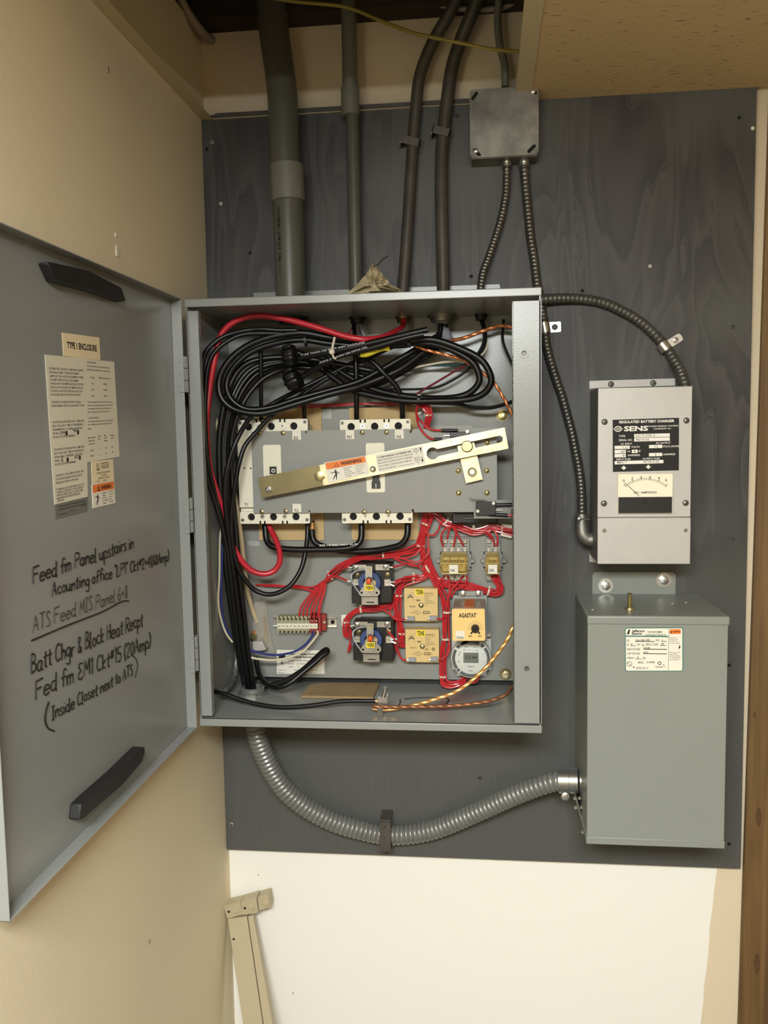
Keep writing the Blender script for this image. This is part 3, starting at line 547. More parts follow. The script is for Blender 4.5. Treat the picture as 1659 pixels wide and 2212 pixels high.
qbar(mb, Q, (.22, .1), (.22, .42), .0018); qbar(mb, Q, (.3, .12), (.3, .4), .0018); qbar(mb, Q, (.22, .42), (.34, .38), .0016); qbar(mb, Q, (.42, .33), (.76, .33), .0012)
for y, s_, x, w_ in ((.17, 'UNDERWRITERS', .4, .36), (.27, 'LABORATORIES', .4, .38), (.58, 'AUTOMATIC TRANSFER SWITCH', .2, .62), (.7, 'FOR USE IN', .4, .24), (.82, 'EMERGENCY SYSTEMS', .28, .46), (.95, 'NO.', .2, .12), (.95, '2047', .48, .14)): qtext(mb, s_, Q, x, y, w_, .07)
mb.build('listing_sticker', door, 'small cream listing sticker')
def warning(Q, name, parent, lab, big):
    mb = MB(); sheet(mb, Q, 'paper'); mb.m('orange_print'); qrect(mb, Q, .025, .03, .975, .36, .0006); mb.m('black_ink')
    if big:
        qtext(mb, 'WARNING', Q, .38, .28, .5, .17, .0008)
        for a, b in (((.23, .29), (.28, .12)), ((.28, .12), (.33, .29)), ((.23, .29), (.33, .29))): qbar(mb, Q, a, b, .0008, .0008)
    else:
        qtext(mb, 'WARNING', Q, .38, .28, .46, .16, .0008)
        for a, b in (((.23, .29), (.28, .12)), ((.28, .12), (.33, .29)), ((.23, .29), (.33, .29))): qbar(mb, Q, a, b, .0014, .0008)
    falling_man(mb, Q, .2, .68, .5)
    for k, s_ in enumerate(('Hazardous', 'Voltage.', 'Can cause', 'severe injury', 'or death.')): qtext(mb, s_, Q, .42, .48+.11*k, (.2, .14, .18, .26, .16)[k], .06)
    mb.m('grey_ink')
    for k, s_ in enumerate(('Disconnect', 'all sources', 'of power', 'before', 'servicing.')): qtext(mb, s_, Q, .71, .46+.11*k, (.22, .22, .17, .13, .18)[k], .055)
    return mb.build(name, parent, lab)
warning(doorQ([(197.6, 1047), (246, 1037.7), (249, 1086.7), (200, 1098)]), 'warning_sticker', door, 'orange headed WARNING sticker on door', False)
mb = MB(); Q = doorQ([(117.3, 1090.4), (189, 1074), (188, 1104), (119, 1121.7)]); sheet(mb, Q, 'label_dark'); mb.m('black_ink')
for y, s_, x, w_ in ((.25, 'WHEN OPERATING THE SWITCH AS SERVICE', .1, .82), (.46, 'EQUIPMENT REFER TO THE MANUAL SUPPLIED', .1, .86), (.8, 'Form 43-2201', .06, .3), (.72, 'Rev 3', .46, .14), (.58, '10/94', .78, .18)): qtext(mb, s_, Q, x, y, w_, .09)
mb.build('grey_sticker', door, 'grey sticker below the instruction sheet')
# handwriting on the door, marker strokes
G = {}
for row in '''F|5|0,0 0,9;0,9 5,9.5;0,5 4,5.3
e|4.5|0,2.5 4,3 3.6,4.8 1.8,5 .3,3.5 .3,1.2 1.8,0 4,.8
d|4.7|3.8,4.5 2,5 .3,3.5 .3,1 1.8,0 3.7,1.2;4,9 3.8,0 4.5,.2
f|3.6|4,8.5 3,9.3 1.8,8 1.5,0;0,4.8 3.5,5.2
m|6|0,5 .3,0;.3,3.5 1.5,5 2.5,4.5 2.6,0;2.6,3.5 4,5 5,4.3 5.2,0
P|4.8|0,0 .3,9;.2,9 3.5,9 4.6,7.2 3.5,5 .3,4.5
a|4.7|3.6,4.5 2,5 .3,3.5 .3,1 1.8,0 3.5,1.5;3.8,5 3.6,.5 4.6,.2
n|4|0,5 .3,0;.3,3 2,5 3.3,4.4 3.5,0
l|1.8|.5,9 .3,0 1.2,0
u|4.3|0,5 .2,1 1.5,0 3.2,1.5;3.4,5 3.4,0 4.2,.2
p|4|0,5 .3,-4;.2,4 2,5 3.6,3.5 3.2,1 1.8,0 .3,1
s|3.4|3,4.7 1.2,5 .4,3.8 2.8,1.8 2.4,.3 .2,.3
t|3|1.5,8 1.4,.5 2.6,.2;0,5.2 3,5.5
i|1.5|.4,5 .5,0;.5,7.2 .7,7.6
r|3|0,5 .3,0;.3,3 1.5,4.8 2.8,4.8
A|5|0,0 2.2,9 4.4,0;.8,3.3 3.8,3.5
c|3.7|3.3,4.4 1.8,5 .3,3.5 .3,1.2 1.8,0 3.4,.8
o|3.8|1.8,5 .3,3.5 .3,1.2 1.8,0 3.3,1.4 3.3,3.7 1.8,5
g|4.2|3.6,4.5 2,5 .3,3.5 .4,1.2 2,.5 3.6,1.8;3.8,5 3.5,-3 1.8,-4 .2,-3
"|2|.3,9.5 .2,7.5;1.4,9.5 1.3,7.5
L|4.2|.5,9 0,0 3.8,.3
1|2|0,7.5 1.2,9 1,0
C|4.4|4,8 2.5,9 .6,7 .3,2.5 1.8,0 4,1
k|3.6|.3,9 .2,0;3,5 .4,2.3 3.2,0
h|3.6|.3,9 .2,0;.3,3 1.8,4.8 3,4.2 3.2,0
#|3.6|1,9 .4,4;2.6,9 2,4;0,7.5 3.2,7.8;-.1,5.5 3,5.8
2|3.8|0,7 1.3,9 3,8 2.6,5.5 0,0 3.4,.2
+|3.8|0,4 3.4,4.3;1.7,6 1.6,2
4|4.2|2.6,0 2.8,9 0,3.5 3.8,3.7
(|2|1.8,10 .4,7 .3,3 1.5,-1
)|2|.2,10 1.6,7 1.6,3 .2,-1
6|3.6|3,9 .8,6 .2,2 1.6,0 3.2,1.5 2.8,4 .6,3.6
0|3.6|1.7,9 .3,6.5 .3,2 1.6,0 3,2 3.1,6.5 1.7,9
T|4.6|0,9 4.4,9.3;2.2,9.2 2,0
S|4|3.6,8 2.2,9 .4,7.4 3.2,3.2 2.6,.4 .2,.6
M|5.6|0,0 .6,9 2.6,3 4.8,9 5.2,0
I|2.8|0,9 2.6,9.2;1.3,9 1.2,0;0,0 2.5,.1
8|3.6|3,8 1.6,9 .4,7.2 3,2.6 1.8,0 .3,1.8 2.9,6.6 3,8
B|4.2|.2,0 .4,9 3,8.6 3,5.6 .5,4.8 3.6,4 3.6,1 .2,0
&|4|3.6,0 .5,6.5 1.4,8.8 2.5,7.4 .2,2.2 1.4,.2 3.4,3
H|4.4|0,0 .3,9;3.8,9 3.8,0;.2,4.5 3.9,4.9
R|4.8|0,0 .3,9;.2,9 3.5,9 4.4,7.2 3.3,5 .3,4.5;1.6,4.6 4.6,0
E|4.4|4,8.6 1.6,9 .6,7 2.4,5 .4,3.5 .4,1 2,0 4,.8
5|3.6|3.2,9 .6,9 .4,5.2 2.6,5.4 3.2,3 2,.2 0,.5
x|3.4|0,5 3,0;3,5 0,0'''.split('\n'):
    ch, wd, st = row.split('|', 2); G[ch] = (float(wd), [[tuple(map(float, q.split(','))) for q in s_.split(' ')] for s_ in st.split(';')])
def hand(s_, a, b, cap, r, m):
    A, Bp = PX(*a, DX+.0006), PX(*b, DX+.0006); u = (Bp-A); tot = sum(G[c][0]+.9 if c != ' ' else 2.6 for c in s_)
    up = V((0, 0, 1)); x = 0; mb = MB(m)
    for c in s_:
        if c == ' ': x += 2.6; continue
        jy = random.uniform(-.5, .5)
        for st in G[c][1]:
            pts = [A+u*((x+q[0]+q[1]*.08)/tot)+up*((q[1]+jy)*cap/9) for q in st]
            mb.sweep(cat(pts, 3) if len(pts) > 2 else pts, r, 5)
        x += G[c][0]+.9
    return mb
ln = [('Feed fm Panel upstairs in', (71, 1260), (290, 1183), .0185, .001, 'marker'), ('Acounting office "LP1" Ckt#2+4(60Amp)', (112, 1288), (366, 1211), .0165, .0009, 'marker'), ('ATS Feed MIS Panel 6+8', (71, 1364), (277, 1289), .0185, .0007, 'marker_faint'), ('Batt Chgr & Block Heat Recpt', (67, 1455), (310, 1350), .0215, .001, 'marker'), ('Fed fm EM1 Ckt#15 (20Amp)', (77, 1510), (327, 1397), .0215, .001, 'marker'), ('Inside Closet next to ATS', (112, 1556), (288, 1457), .0165, .0009, 'marker')]
for s_, a, b, cap, r, m in ln: hand(s_, a, b, cap, r, m).build('handwritten_line', door, 'handwriting: '+s_.replace('"', ''))
mb = MB('marker')
for pts, r in (([(68, 1384), (148, 1350), (220, 1322), (262, 1300), (278, 1298)], .0011), ([(105, 1516), (98, 1540), (98, 1560), (105, 1574), (117, 1579)], .0013), ([(284, 1414), (294, 1424), (297, 1440), (292, 1464)], .0008)):
    mb.sweep(cat([PX(*p, DX+.0006) for p in pts], 5), r, 5)
mb.build('handwritten_line', door, 'underline and brackets drawn in marker')

# ------------------------------------------------------------------ inside the cabinet: sub plate
sp = thing('mounting_plate', 'flat grey steel plate inside the cabinet that carries all the switchgear', 'plate', P(800, 1467, PL))
MB('grey_dull').pbox(524, 882, 1150, 1466, PL, PL+.003).build('plate_sheet', sp)
for px, py, m in ((1085, 897, 'brass'), (1092.5, 1456, 'yellow_zinc')):
    c = P(px, py, PL); MB('bronze').lathe(c, OUT, [(0, .012), (.002, .012)], 24).m(m).lathe(c+OUT*.002, OUT, [(0, .0085), (.007, .0085), (.0075, .007)], 6 if py > 1000 else 18).lathe(c+OUT*.009, OUT, [(0, .004), (.006, .0035)], 10).build('plate_bolt', sp)
MB('black_matte').pbox(524, 1463, 1150, 1474, -.036, -.029).build('plate_gap_shade', sp)  # black strip added to stand in for the shade in the gap below the plate
for px, py in ((673.7, 876), (720.7, 875), (783, 872.5), (830.6, 873), (879, 872)):
    MB('label_grey').pbox(px-5, py-4, px+5, py+5, PL-.004, PL).build('wire_clip', sp)
for nm, lab, b in (('data_label', None, (689, 884, 716, 905)), ('small_label', None, (535, 1169, 560, 1179))):
    Q = QF([P(b[0], b[1], PL-.0003), P(b[2], b[1], PL-.0003), P(b[2], b[3], PL-.0003), P(b[0], b[3], PL-.0003)]); mb = MB(); sheet(mb, Q, 'label_grey'); mb.m('grey_ink')
    for k in range(4): qtext(mb, ('POLE 3 AMP 100', 'VOLTS 240 HZ 60', 'TYPE CAT NO', 'MADE IN USA')[k], Q, .08, .25+.22*k, .8-.12*k, .1)
    mb.build(nm, sp)
Q = QF([P(*q, PL-.0003) for q in ((598, 1403.5), (701, 1405), (701, 1455.5), (598, 1455.5))]); mb = MB(); sheet(mb, Q, 'paper'); mb.m('black_ink')
for s_, x, y, w_, h_ in (('Automatic Transfer Switch for', .24, .2, .62, .075), ('Residential Applications', .3, .32, .5, .075), ('Cat No    ATS48TT0A6X6PM3', .25, .47, .5, .05), ('SO No     RC-41764', .25, .6, .34, .05), ('Item      3', .26, .72, .2, .05), ('Poles  2', .03, .86, .15, .05), ('Phases  1', .03, .97, .16, .05), ('Amps  100', .36, .86, .16, .05), ('Switch  240', .36, .97, .2, .05), ('Volts  120', .7, .86, .16, .05), ('Hz  60', .7, .97, .1, .05), ('E', .09, .59, .05, .1)): qtext(mb, s_, Q, x, y, w_, h_)
qrect(mb, Q, .04, .2, .18, .34, .0006); qrect(mb, Q, .1, .39, .2, .41, .0006); mb.build('nameplate', sp, 'white nameplate low on the plate')
for i, b in enumerate(((556, 881, 697, 1167), (757, 880, 902.5, 1166))):
    MB('fish_paper').pbox(*b, PL-.004, PL-.0002).build('insulating_paper', None, 'tan insulating paper behind the %s breaker' % ('left', 'right')[i], 'insulating paper', 'insulating papers')

# breakers
BY = -.128
def breaker(i, x0, x1, yt, yb, holes_t, holes_b, scr_t, scr_b, win):
    lab = ('left white circuit breaker under the grey cover plate', 'right white circuit breaker under the grey cover plate')[i]
    t = thing('circuit_breaker', lab, 'breaker', P((x0+x1)/2, yb, BY+.03), 'circuit breakers')
    dx = 4.5
    body = MB('breaker_white').pbox(x0+3, yt+12, x1-1, yb-12, BY+.008, PL-.0045)
    body.build('breaker_body', t)
    for top, yy0, yy1, hs, sc, off in ((1, yt, yt+26, holes_t, scr_t, 0), (0, yb-26, yb, holes_b, scr_b, dx)):
        X0, X1 = P(x0+off, (yy0+yy1)/2, BY).x, P(x1+off, (yy0+yy1)/2, BY).x; Z1, Z0 = P((x0+x1)/2, yy0, BY).z, P((x0+x1)/2, yy1, BY).z
        f_ = F((X0, BY, Z0), (1, 0, 0), (0, 0, 1)); H = Z1-Z0; Wd = X1-X0; k = mpp(BY)
        hl = [circ((h-x0-off)*k, (H*.42 if top else H*.56), .0072, 16) for h in hs]
        out = rrect(0, 0, Wd, H, .003)
        tbm = MB('breaker_white').plate(f_, out, hl, -.004, .0015).m('dark_hole').box(f_.p(.002, .002, -.0045), f_.p(Wd-.002, H-.002, -.0042))
        for s_ in sc:                                    # notch pairs beside each screw
            for d_ in (-5, 5):
                cx = (s_-x0-off+d_)*k; yy = H-.0055 if top else 0
                tbm.box(f_.p(cx-.0016, yy, .0015), f_.p(cx+.0016, yy+.0055, .0019))
        tbm.m('relay_base').box(f_.p(.003, .003, -.03), f_.p(Wd-.003, H-.003, -.005)).build('terminal_cover', t)
        for s_ in sc:
            c = f_.p((s_-x0-off)*k, H*.45 if top else H*.6, .0015); MB('zinc').lathe(c, OUT, [(0, .0048), (.0015, .0045)], 14).m('dark_hole').box(c+V((-.003, -.0018, -.0005)), c+V((.003, -.0015, .0005))).box(c+V((-.0005, -.0018, -.003)), c+V((.0005, -.0015, .003))).build('terminal_screw', t)
        for fx in (.035, .96):
            c = f_.p(Wd*fx, H*(.74 if top else .3), .0015); MB('galv').lathe(c, OUT, [(0, .0036), (.001, .0032)], 12).m('dark_hole').box(c+V((-.0022, -.0013, -.0004)), c+V((.0022, -.001, .0004))).box(c+V((-.0004, -.0013, -.0022)), c+V((.0004, -.001, .0022))).build('corner_screw', t)
    # toggle window standing proud of the grey cover
    wx0, wy0, wx1, wy1 = win; CYF = -.1385
    X0, X1 = P(wx0, (wy0+wy1)/2, CYF).x, P(wx1, (wy0+wy1)/2, CYF).x; Z1, Z0 = P((wx0+wx1)/2, wy0, CYF).z, P((wx0+wx1)/2, wy1, CYF).z
    f_ = F((X0, CYF, Z0), (1, 0, 0), (0, 0, 1)); Wd, H = X1-X0, Z1-Z0
    MB('breaker_white').plate(f_, rrect(0, 0, Wd, H, .004), [], -.009, 0).plate(f_, rrect(Wd*.1, H*.86, Wd*.9, H*.865, .0001), [], 0, .0003).build('toggle_window', t)
    z = f_
    if i == 0:
        c = P(590.5, 1015.5, CYF); fz = F(c, (1, 0, 0), (0, 0, 1)); k = mpp(CYF)
        MB('black_plastic').plate(fz, rrect(-7.5*k, -8*k, 7.5*k, 8*k, .001), [], 0, .004).m('white_print').plate(fz, circ(1*k, -1*k, 4.4*k, 16), [circ(1*k, -1*k, 2.7*k, 14)], .004, .0045).build('toggle', t)
    else:
        c = P(812.5, 1041, CYF); fz = F(c, (1, 0, 0), (0, 0, 1)); k = mpp(CYF)
        MB('black_plastic').plate(fz, [(-9.5*k, -14*k), (9.5*k, -14*k), (9.5*k, 0), (7.5*k, 4*k), (7.5*k, 20*k), (-7.5*k, 20*k), (-7.5*k, 4*k), (-9.5*k, 0)], [], 0, .004).m('white_print').box(fz.p(-.7*k, -13*k, .004), fz.p(.7*k, -4*k, .0045)).build('toggle', t)
    if i == 0:
        lf = MB('breaker_white').pbox(515, 932, 549, 1096, BY-.003, BY+.02); lf.m('black_ink')
        for px in (528, 541.5): lf.lathe(P(px, 1011.5, BY-.003), OUT, [(0, .0016), (.0003, .0016)], 10)
        f_ = fpx((528, 1093), (540, 1093), BY-.003); lf.text('T1', f_, 0, 0, .0068, .0055); lf.m('paper').pbox(521, 1075, 543, 1085, BY-.0034, BY-.003); lf.build('side_cover', t)
breaker(0, 514.5, 665, 906, 1131, (538, 589, 639.5), (544.7, 594.8, 645.5), (561.5, 614.5), (570, 620.5), (569, 961, 607.5, 1060))
breaker(1, 734.5, 887, 906, 1130, (759, 810.6, 862), (764, 815, 867), (784.6, 836.7), (791, 842), (791, 957, 831, 1063.7))

# grey cover plate
CYP = -.134
cv = thing('cover_plate', 'wide grey cover plate over the breakers, under the lever', 'cover plate', P(810, 1107, CYP))
X0, X1 = P(546, 1018, CYP).x, P(1073.5, 1018, CYP).x; Z1, Z0 = P(800, 928.5, CYP).z, P(800, 1107, CYP).z; k = mpp(CYP)
f_ = F((X0, CYP, Z0), (1, 0, 0), (0, 0, 1)); Wd, H = X1-X0, Z1-Z0
def nt(px): return P(px, 1018, CYP).x-X0
MB('grey_dull').plate(f_, [(0, 0), (nt(667)-.002, 0), (nt(667)-.002, .005), (nt(667)+.002, .005), (nt(667)+.002, 0), (nt(891)-.002, 0), (nt(891)-.002, .006), (nt(891)+.002, .006), (nt(891)+.002, 0), (Wd, 0), (Wd, H), (nt(891)+.003, H), (nt(889), H-.008), (nt(886), H-.006), (nt(886), H), (nt(664)+.002, H), (nt(664)+.002, H-.005), (nt(664)-.002, H-.005), (nt(664)-.002, H), (0, H)], [], 0, .003).box(f_.p(Wd-.003, 0, -.06), f_.p(Wd, H, 0)).box(f_.p(0, H-.0, .0), f_.p(nt(886), H+.0006, .003)).build('cover_sheet', cv)
for px, py in ((561.5, 935), (612, 935), (783, 934), (835, 933.5), (566.5, 1105), (618, 1104), (787, 1105.5), (838.5, 1105.5), (989.8, 1017), (1051, 1017), (990.5, 1065), (1051.8, 1064.5), (1052.5, 956)):
    c = P(px, py, CYP-.003); s_ = MB('brass')
    if py > 940 and py < 1090: s_.m('bronze').lathe(c, OUT, [(0, .0062), (.0008, .0062)], 11).m('brass')
    s_.lathe(c+OUT*.0006, OUT, [(0, .0048), (.002, .0046), (.0032, .003)], 14).m('dark_hole'); a_ = random.uniform(0, 3); d = V((math.cos(a_), 0, math.sin(a_)))*.0042; e = V((-math.sin(a_), 0, math.cos(a_)))*.0005
    s_.prism([c+OUT*.0037-d-e, c+OUT*.0037+d-e, c+OUT*.0037+d+e, c+OUT*.0037-d+e], OUT*.0002).build('cover_screw', cv)
for s_, b, tx in (('E2', (631.5, 929, 650, 950), (635, 949)), ('N1', (746.5, 929, 765, 948.5), (750, 946.5)), ('N2', (853, 928, 872, 948), (857, 946.5)), ('T2', (632, 1088.5, 650.5, 1106.5), (635.5, 1106))):
    mb = MB('paper').pbox(*b, CYP-.0036, CYP-.003); mb.m('black_ink').text(s_, fpx(tx, (tx[0]+10, tx[1]), CYP-.0036), 0, 0, .0082, .0055); mb.build('tag_label', cv, 'white tag reading '+s_)

# lever
LY = -.168
lev = thing('transfer_lever', 'slanting brassy metal lever arm with WARNING sticker across the breakers', 'lever', P(830, 1000, LY))
o = P(566, 1075.7, LY); f_ = F(o, P(1098.8, 969, LY)-o, (0, 0, 1)); k = mpp(LY); Lw = (P(1098.8, 969, LY)-o).length; Hh = f_.v.dot(P(560+12, 1028, LY)-o)
def lp(px, py): d = P(px, py, LY)-o; return d.dot(f_.u), d.dot(f_.v)
Hh = lp(1091, 923)[1]; kc = lp(934.5, 979.5); se = lp(1079, 948.5); sl = .0062
key = [(kc[0]+.0112*math.cos(t), kc[1]+.0112*math.sin(t)) for t in [math.radians(a) for a in range(35, 326, 15)]]+[(se[0]+sl*math.cos(t), se[1]+sl*math.sin(t)) for t in [math.radians(a) for a in range(-90, 91, 18)]]
split = lp(694, 1026)[0]
MB('bronze').plate(f_, [(0, 0), (split, 0), (split, Hh), (0, Hh)], [], -.0032, 0).m('yellow_zinc').plate(f_, [(split, 0), (Lw, 0), (Lw, Hh), (split, Hh)], [key], -.0032, 0).build('lever_bar', lev, bevel=.0005)
for px, py, r, n, m in ((691, 1027.7, .0105, 6, 'brass'), (580.8, 1056.7, .0062, 6, 'zinc'), (805.8, 1013, .006, 6, 'bronze')):
    c = P(px, py, LY); b_ = MB(m).lathe(c, OUT, [(0, r), (.005, r), (.0058, r*.82)], n)
    if r < .01: b_.m('dark_hole').lathe(c+OUT*.0058, OUT, [(0, r*.55), (.0002, r*.55)], 14).m('zinc').lathe(c+OUT*.0058, OUT, [(0, r*.42), (.002, r*.38)], 14)
    b_.build('lever_bolt', lev)
o2 = [P(*q, LY-.0004) for q in ((700, 999.5), (790, 984), (797.5, 1022.5), (710.5, 1043))]
warning(QF(o2), 'warning_sticker', lev, 'orange and white WARNING sticker', True)
Q = QF([P(*q, LY-.0004) for q in ((810.5, 982), (912.5, 962.5), (919, 1001), (817, 1020.5))]); mb = MB(); sheet(mb, Q, 'paper'); mb.m('grey_ink')
for y, s_, w_ in ((.24, 'TO OPERATE MANUALLY OR IF BREAKER TRIPS', .72), (.4, 'REMOVE SHOULDER BOLT (LEFT HAND THREAD) AND', .74), (.56, 'MOVE LEVER TO DESIRED POSITION OF BREAKERS.', .73), (.73, 'FOR AUTOMATIC OPERATION REALIGN ARM AND', .7), (.9, 'REPLACE SHOULDER BOLT.', .38)):
    if y < .3: mb.m('black_ink')
    else: mb.m('grey_ink')
    qtext(mb, s_, Q, .03, y, w_, .09)
qtext(mb, 'CONTINENTAL MADE IN U.S.A.', Q, .45, .9, .32, .05)
for y, s_, w_ in ((.14, 'NORMAL', .1), (.26, 'BREAKER', .12), (.38, 'ON', .05), (.64, 'EMERGENCY', .13), (.76, 'BREAKER', .12), (.88, 'ON', .05)): qtext(mb, s_, Q, .86-w_/2-.01, y, w_, .07)
mb.m('black_ink')
for y0, y1 in ((.36, .08), (.6, .88)):
    qbar(mb, Q, (.95, y0), (.95, y1), .0012); s_ = .12 if y1 < y0 else -.12
    mb.add([Q.p(.925, y1+s_, .0009), Q.p(.975, y1+s_, .0009), Q.p(.95, y1-s_*.3, .0009)], [(0, 1, 2) if s_ > 0 else (2, 1, 0)])
mb.build('instruction_sticker', lev, 'white operating instruction sticker')
lk = thing('link_arm', 'short brassy link arm hanging behind the slotted end of the lever', 'link', P(1020, 1040, -.15))
LK = -.155; f2 = F(P(1006.7, 1044, LK), P(1042.8, 1035.5, LK)-P(1006.7, 1044, LK), (0, 0, 1)); w2 = (P(1042.8, 1035.5, LK)-P(1006.7, 1044, LK)).length; h2 = (P(989.8, 963, LK)-P(1006.7, 1044, LK)).length
MB('yellow_zinc').plate(f2, [(0, 0), (w2, 0), (w2, h2), (0, h2)], [circ(w2*.5, .018, .0062, 18)], -.003, 0).build('link_bar', lk)
c = f2.p(w2*.5, .018, 0); MB('bronze').plate(F(c, f2.u, f2.v), circ(0, 0, .0088, 22), [circ(0, 0, .0062, 18)], 0, .004).m('zinc').lathe(c-OUT*.004, OUT, [(0, .0055), (.003, .0052)], 18).build('bushing', lk)
c = P(1009, 964, LY-.002); MB('tan_plastic').m('brass').lathe(c-OUT*.016, OUT, [(0, .0058), (.016, .0058), (.0161, .0104), (.0195, .0104), (.021, .009)], 24).build('shoulder_pin', lk)

# solenoid body behind the cover
so = thing('solenoid_unit', 'black solenoid body tucked under the lower right of cover plate', 'solenoid', P(1000, 1132, -.1))
MB('black_plastic').pbox(976, 1100, 1075, 1131, -.1, PL-.0005).build('solenoid_body', so, bevel=.002)
MB('steel').tube([P(*p) for p in ((978, 1108, -.105), (984, 1112, -.105), (1000, 1112, -.105), (1022, 1112, -.105))], .0016, 6).tube([P(1002, 1119, -.105), P(1074, 1118, -.105)], .0018, 6).build('plunger_rod', so)
# micro switches
def micro(lab, br, body, arm, terms, scr, Y, m):
    t = thing('micro_switch', lab, 'micro switch', P(body[0], body[3], Y), 'micro switches')
    MB(m).pbox(*br, Y+.013, Y+.015).build('switch_bracket', t)
    MB('black_plastic').pbox(*body, Y, Y+.0125).build('switch_body', t, bevel=.0008)
    if arm: MB('zinc').tube([P(*p, Y+.004) for p in arm], .0011, 6).build('switch_arm', t)
    for q in scr: MB('zinc').lathe(P(*q, Y), OUT, [(0, .0034), (.001, .003)], 12).build('switch_screw', t)
    for q in terms: MB('steel').box(P(q[0], q[1]-1, Y+.005), P(q[2], q[1]+1, Y+.007)).build('terminal', t)
    return t
micro('black micro switch at the lower right corner of the cover plate', (1023.5, 1080, 1104, 1120), (1028, 1084, 1071, 1113), [(1012.7, 1074), (1022, 1079), (1040, 1080), (1052, 1083)], [(1071, 1102, 1086)], [(1066, 1087), (1032, 1104)], -.158, 'grey_paint')
micro('black micro switch half hidden above the slotted end of the lever', (943, 920, 1019, 952), (972, 933, 1013, 944), None, [(958, 941, 972)], [(1009.5, 932)], -.152, 'grey_dull')
SL = lambda lab, a, b, Y, r=.0034: MB('black_plastic').tube([P(*a, Y), P(*b, Y)], r, 10).build('wire_sleeve', None, lab, 'wire sleeve', 'black wire sleeves')
SL('black sleeve on the upper wire of the lower right micro switch', (1071, 1091, ), (1112, 1090), -.153)
SL('black sleeve with red tail below the lower right micro switch', (1056, 1111), (1096, 1113), -.153)
SL('black sleeve on the upper wire of the top micro switch', (953, 929.6), (989, 929.6), -.147, .003)
SL('black sleeve on the lower wire of the top micro switch', (937, 949), (955, 948.5), -.147, .003)

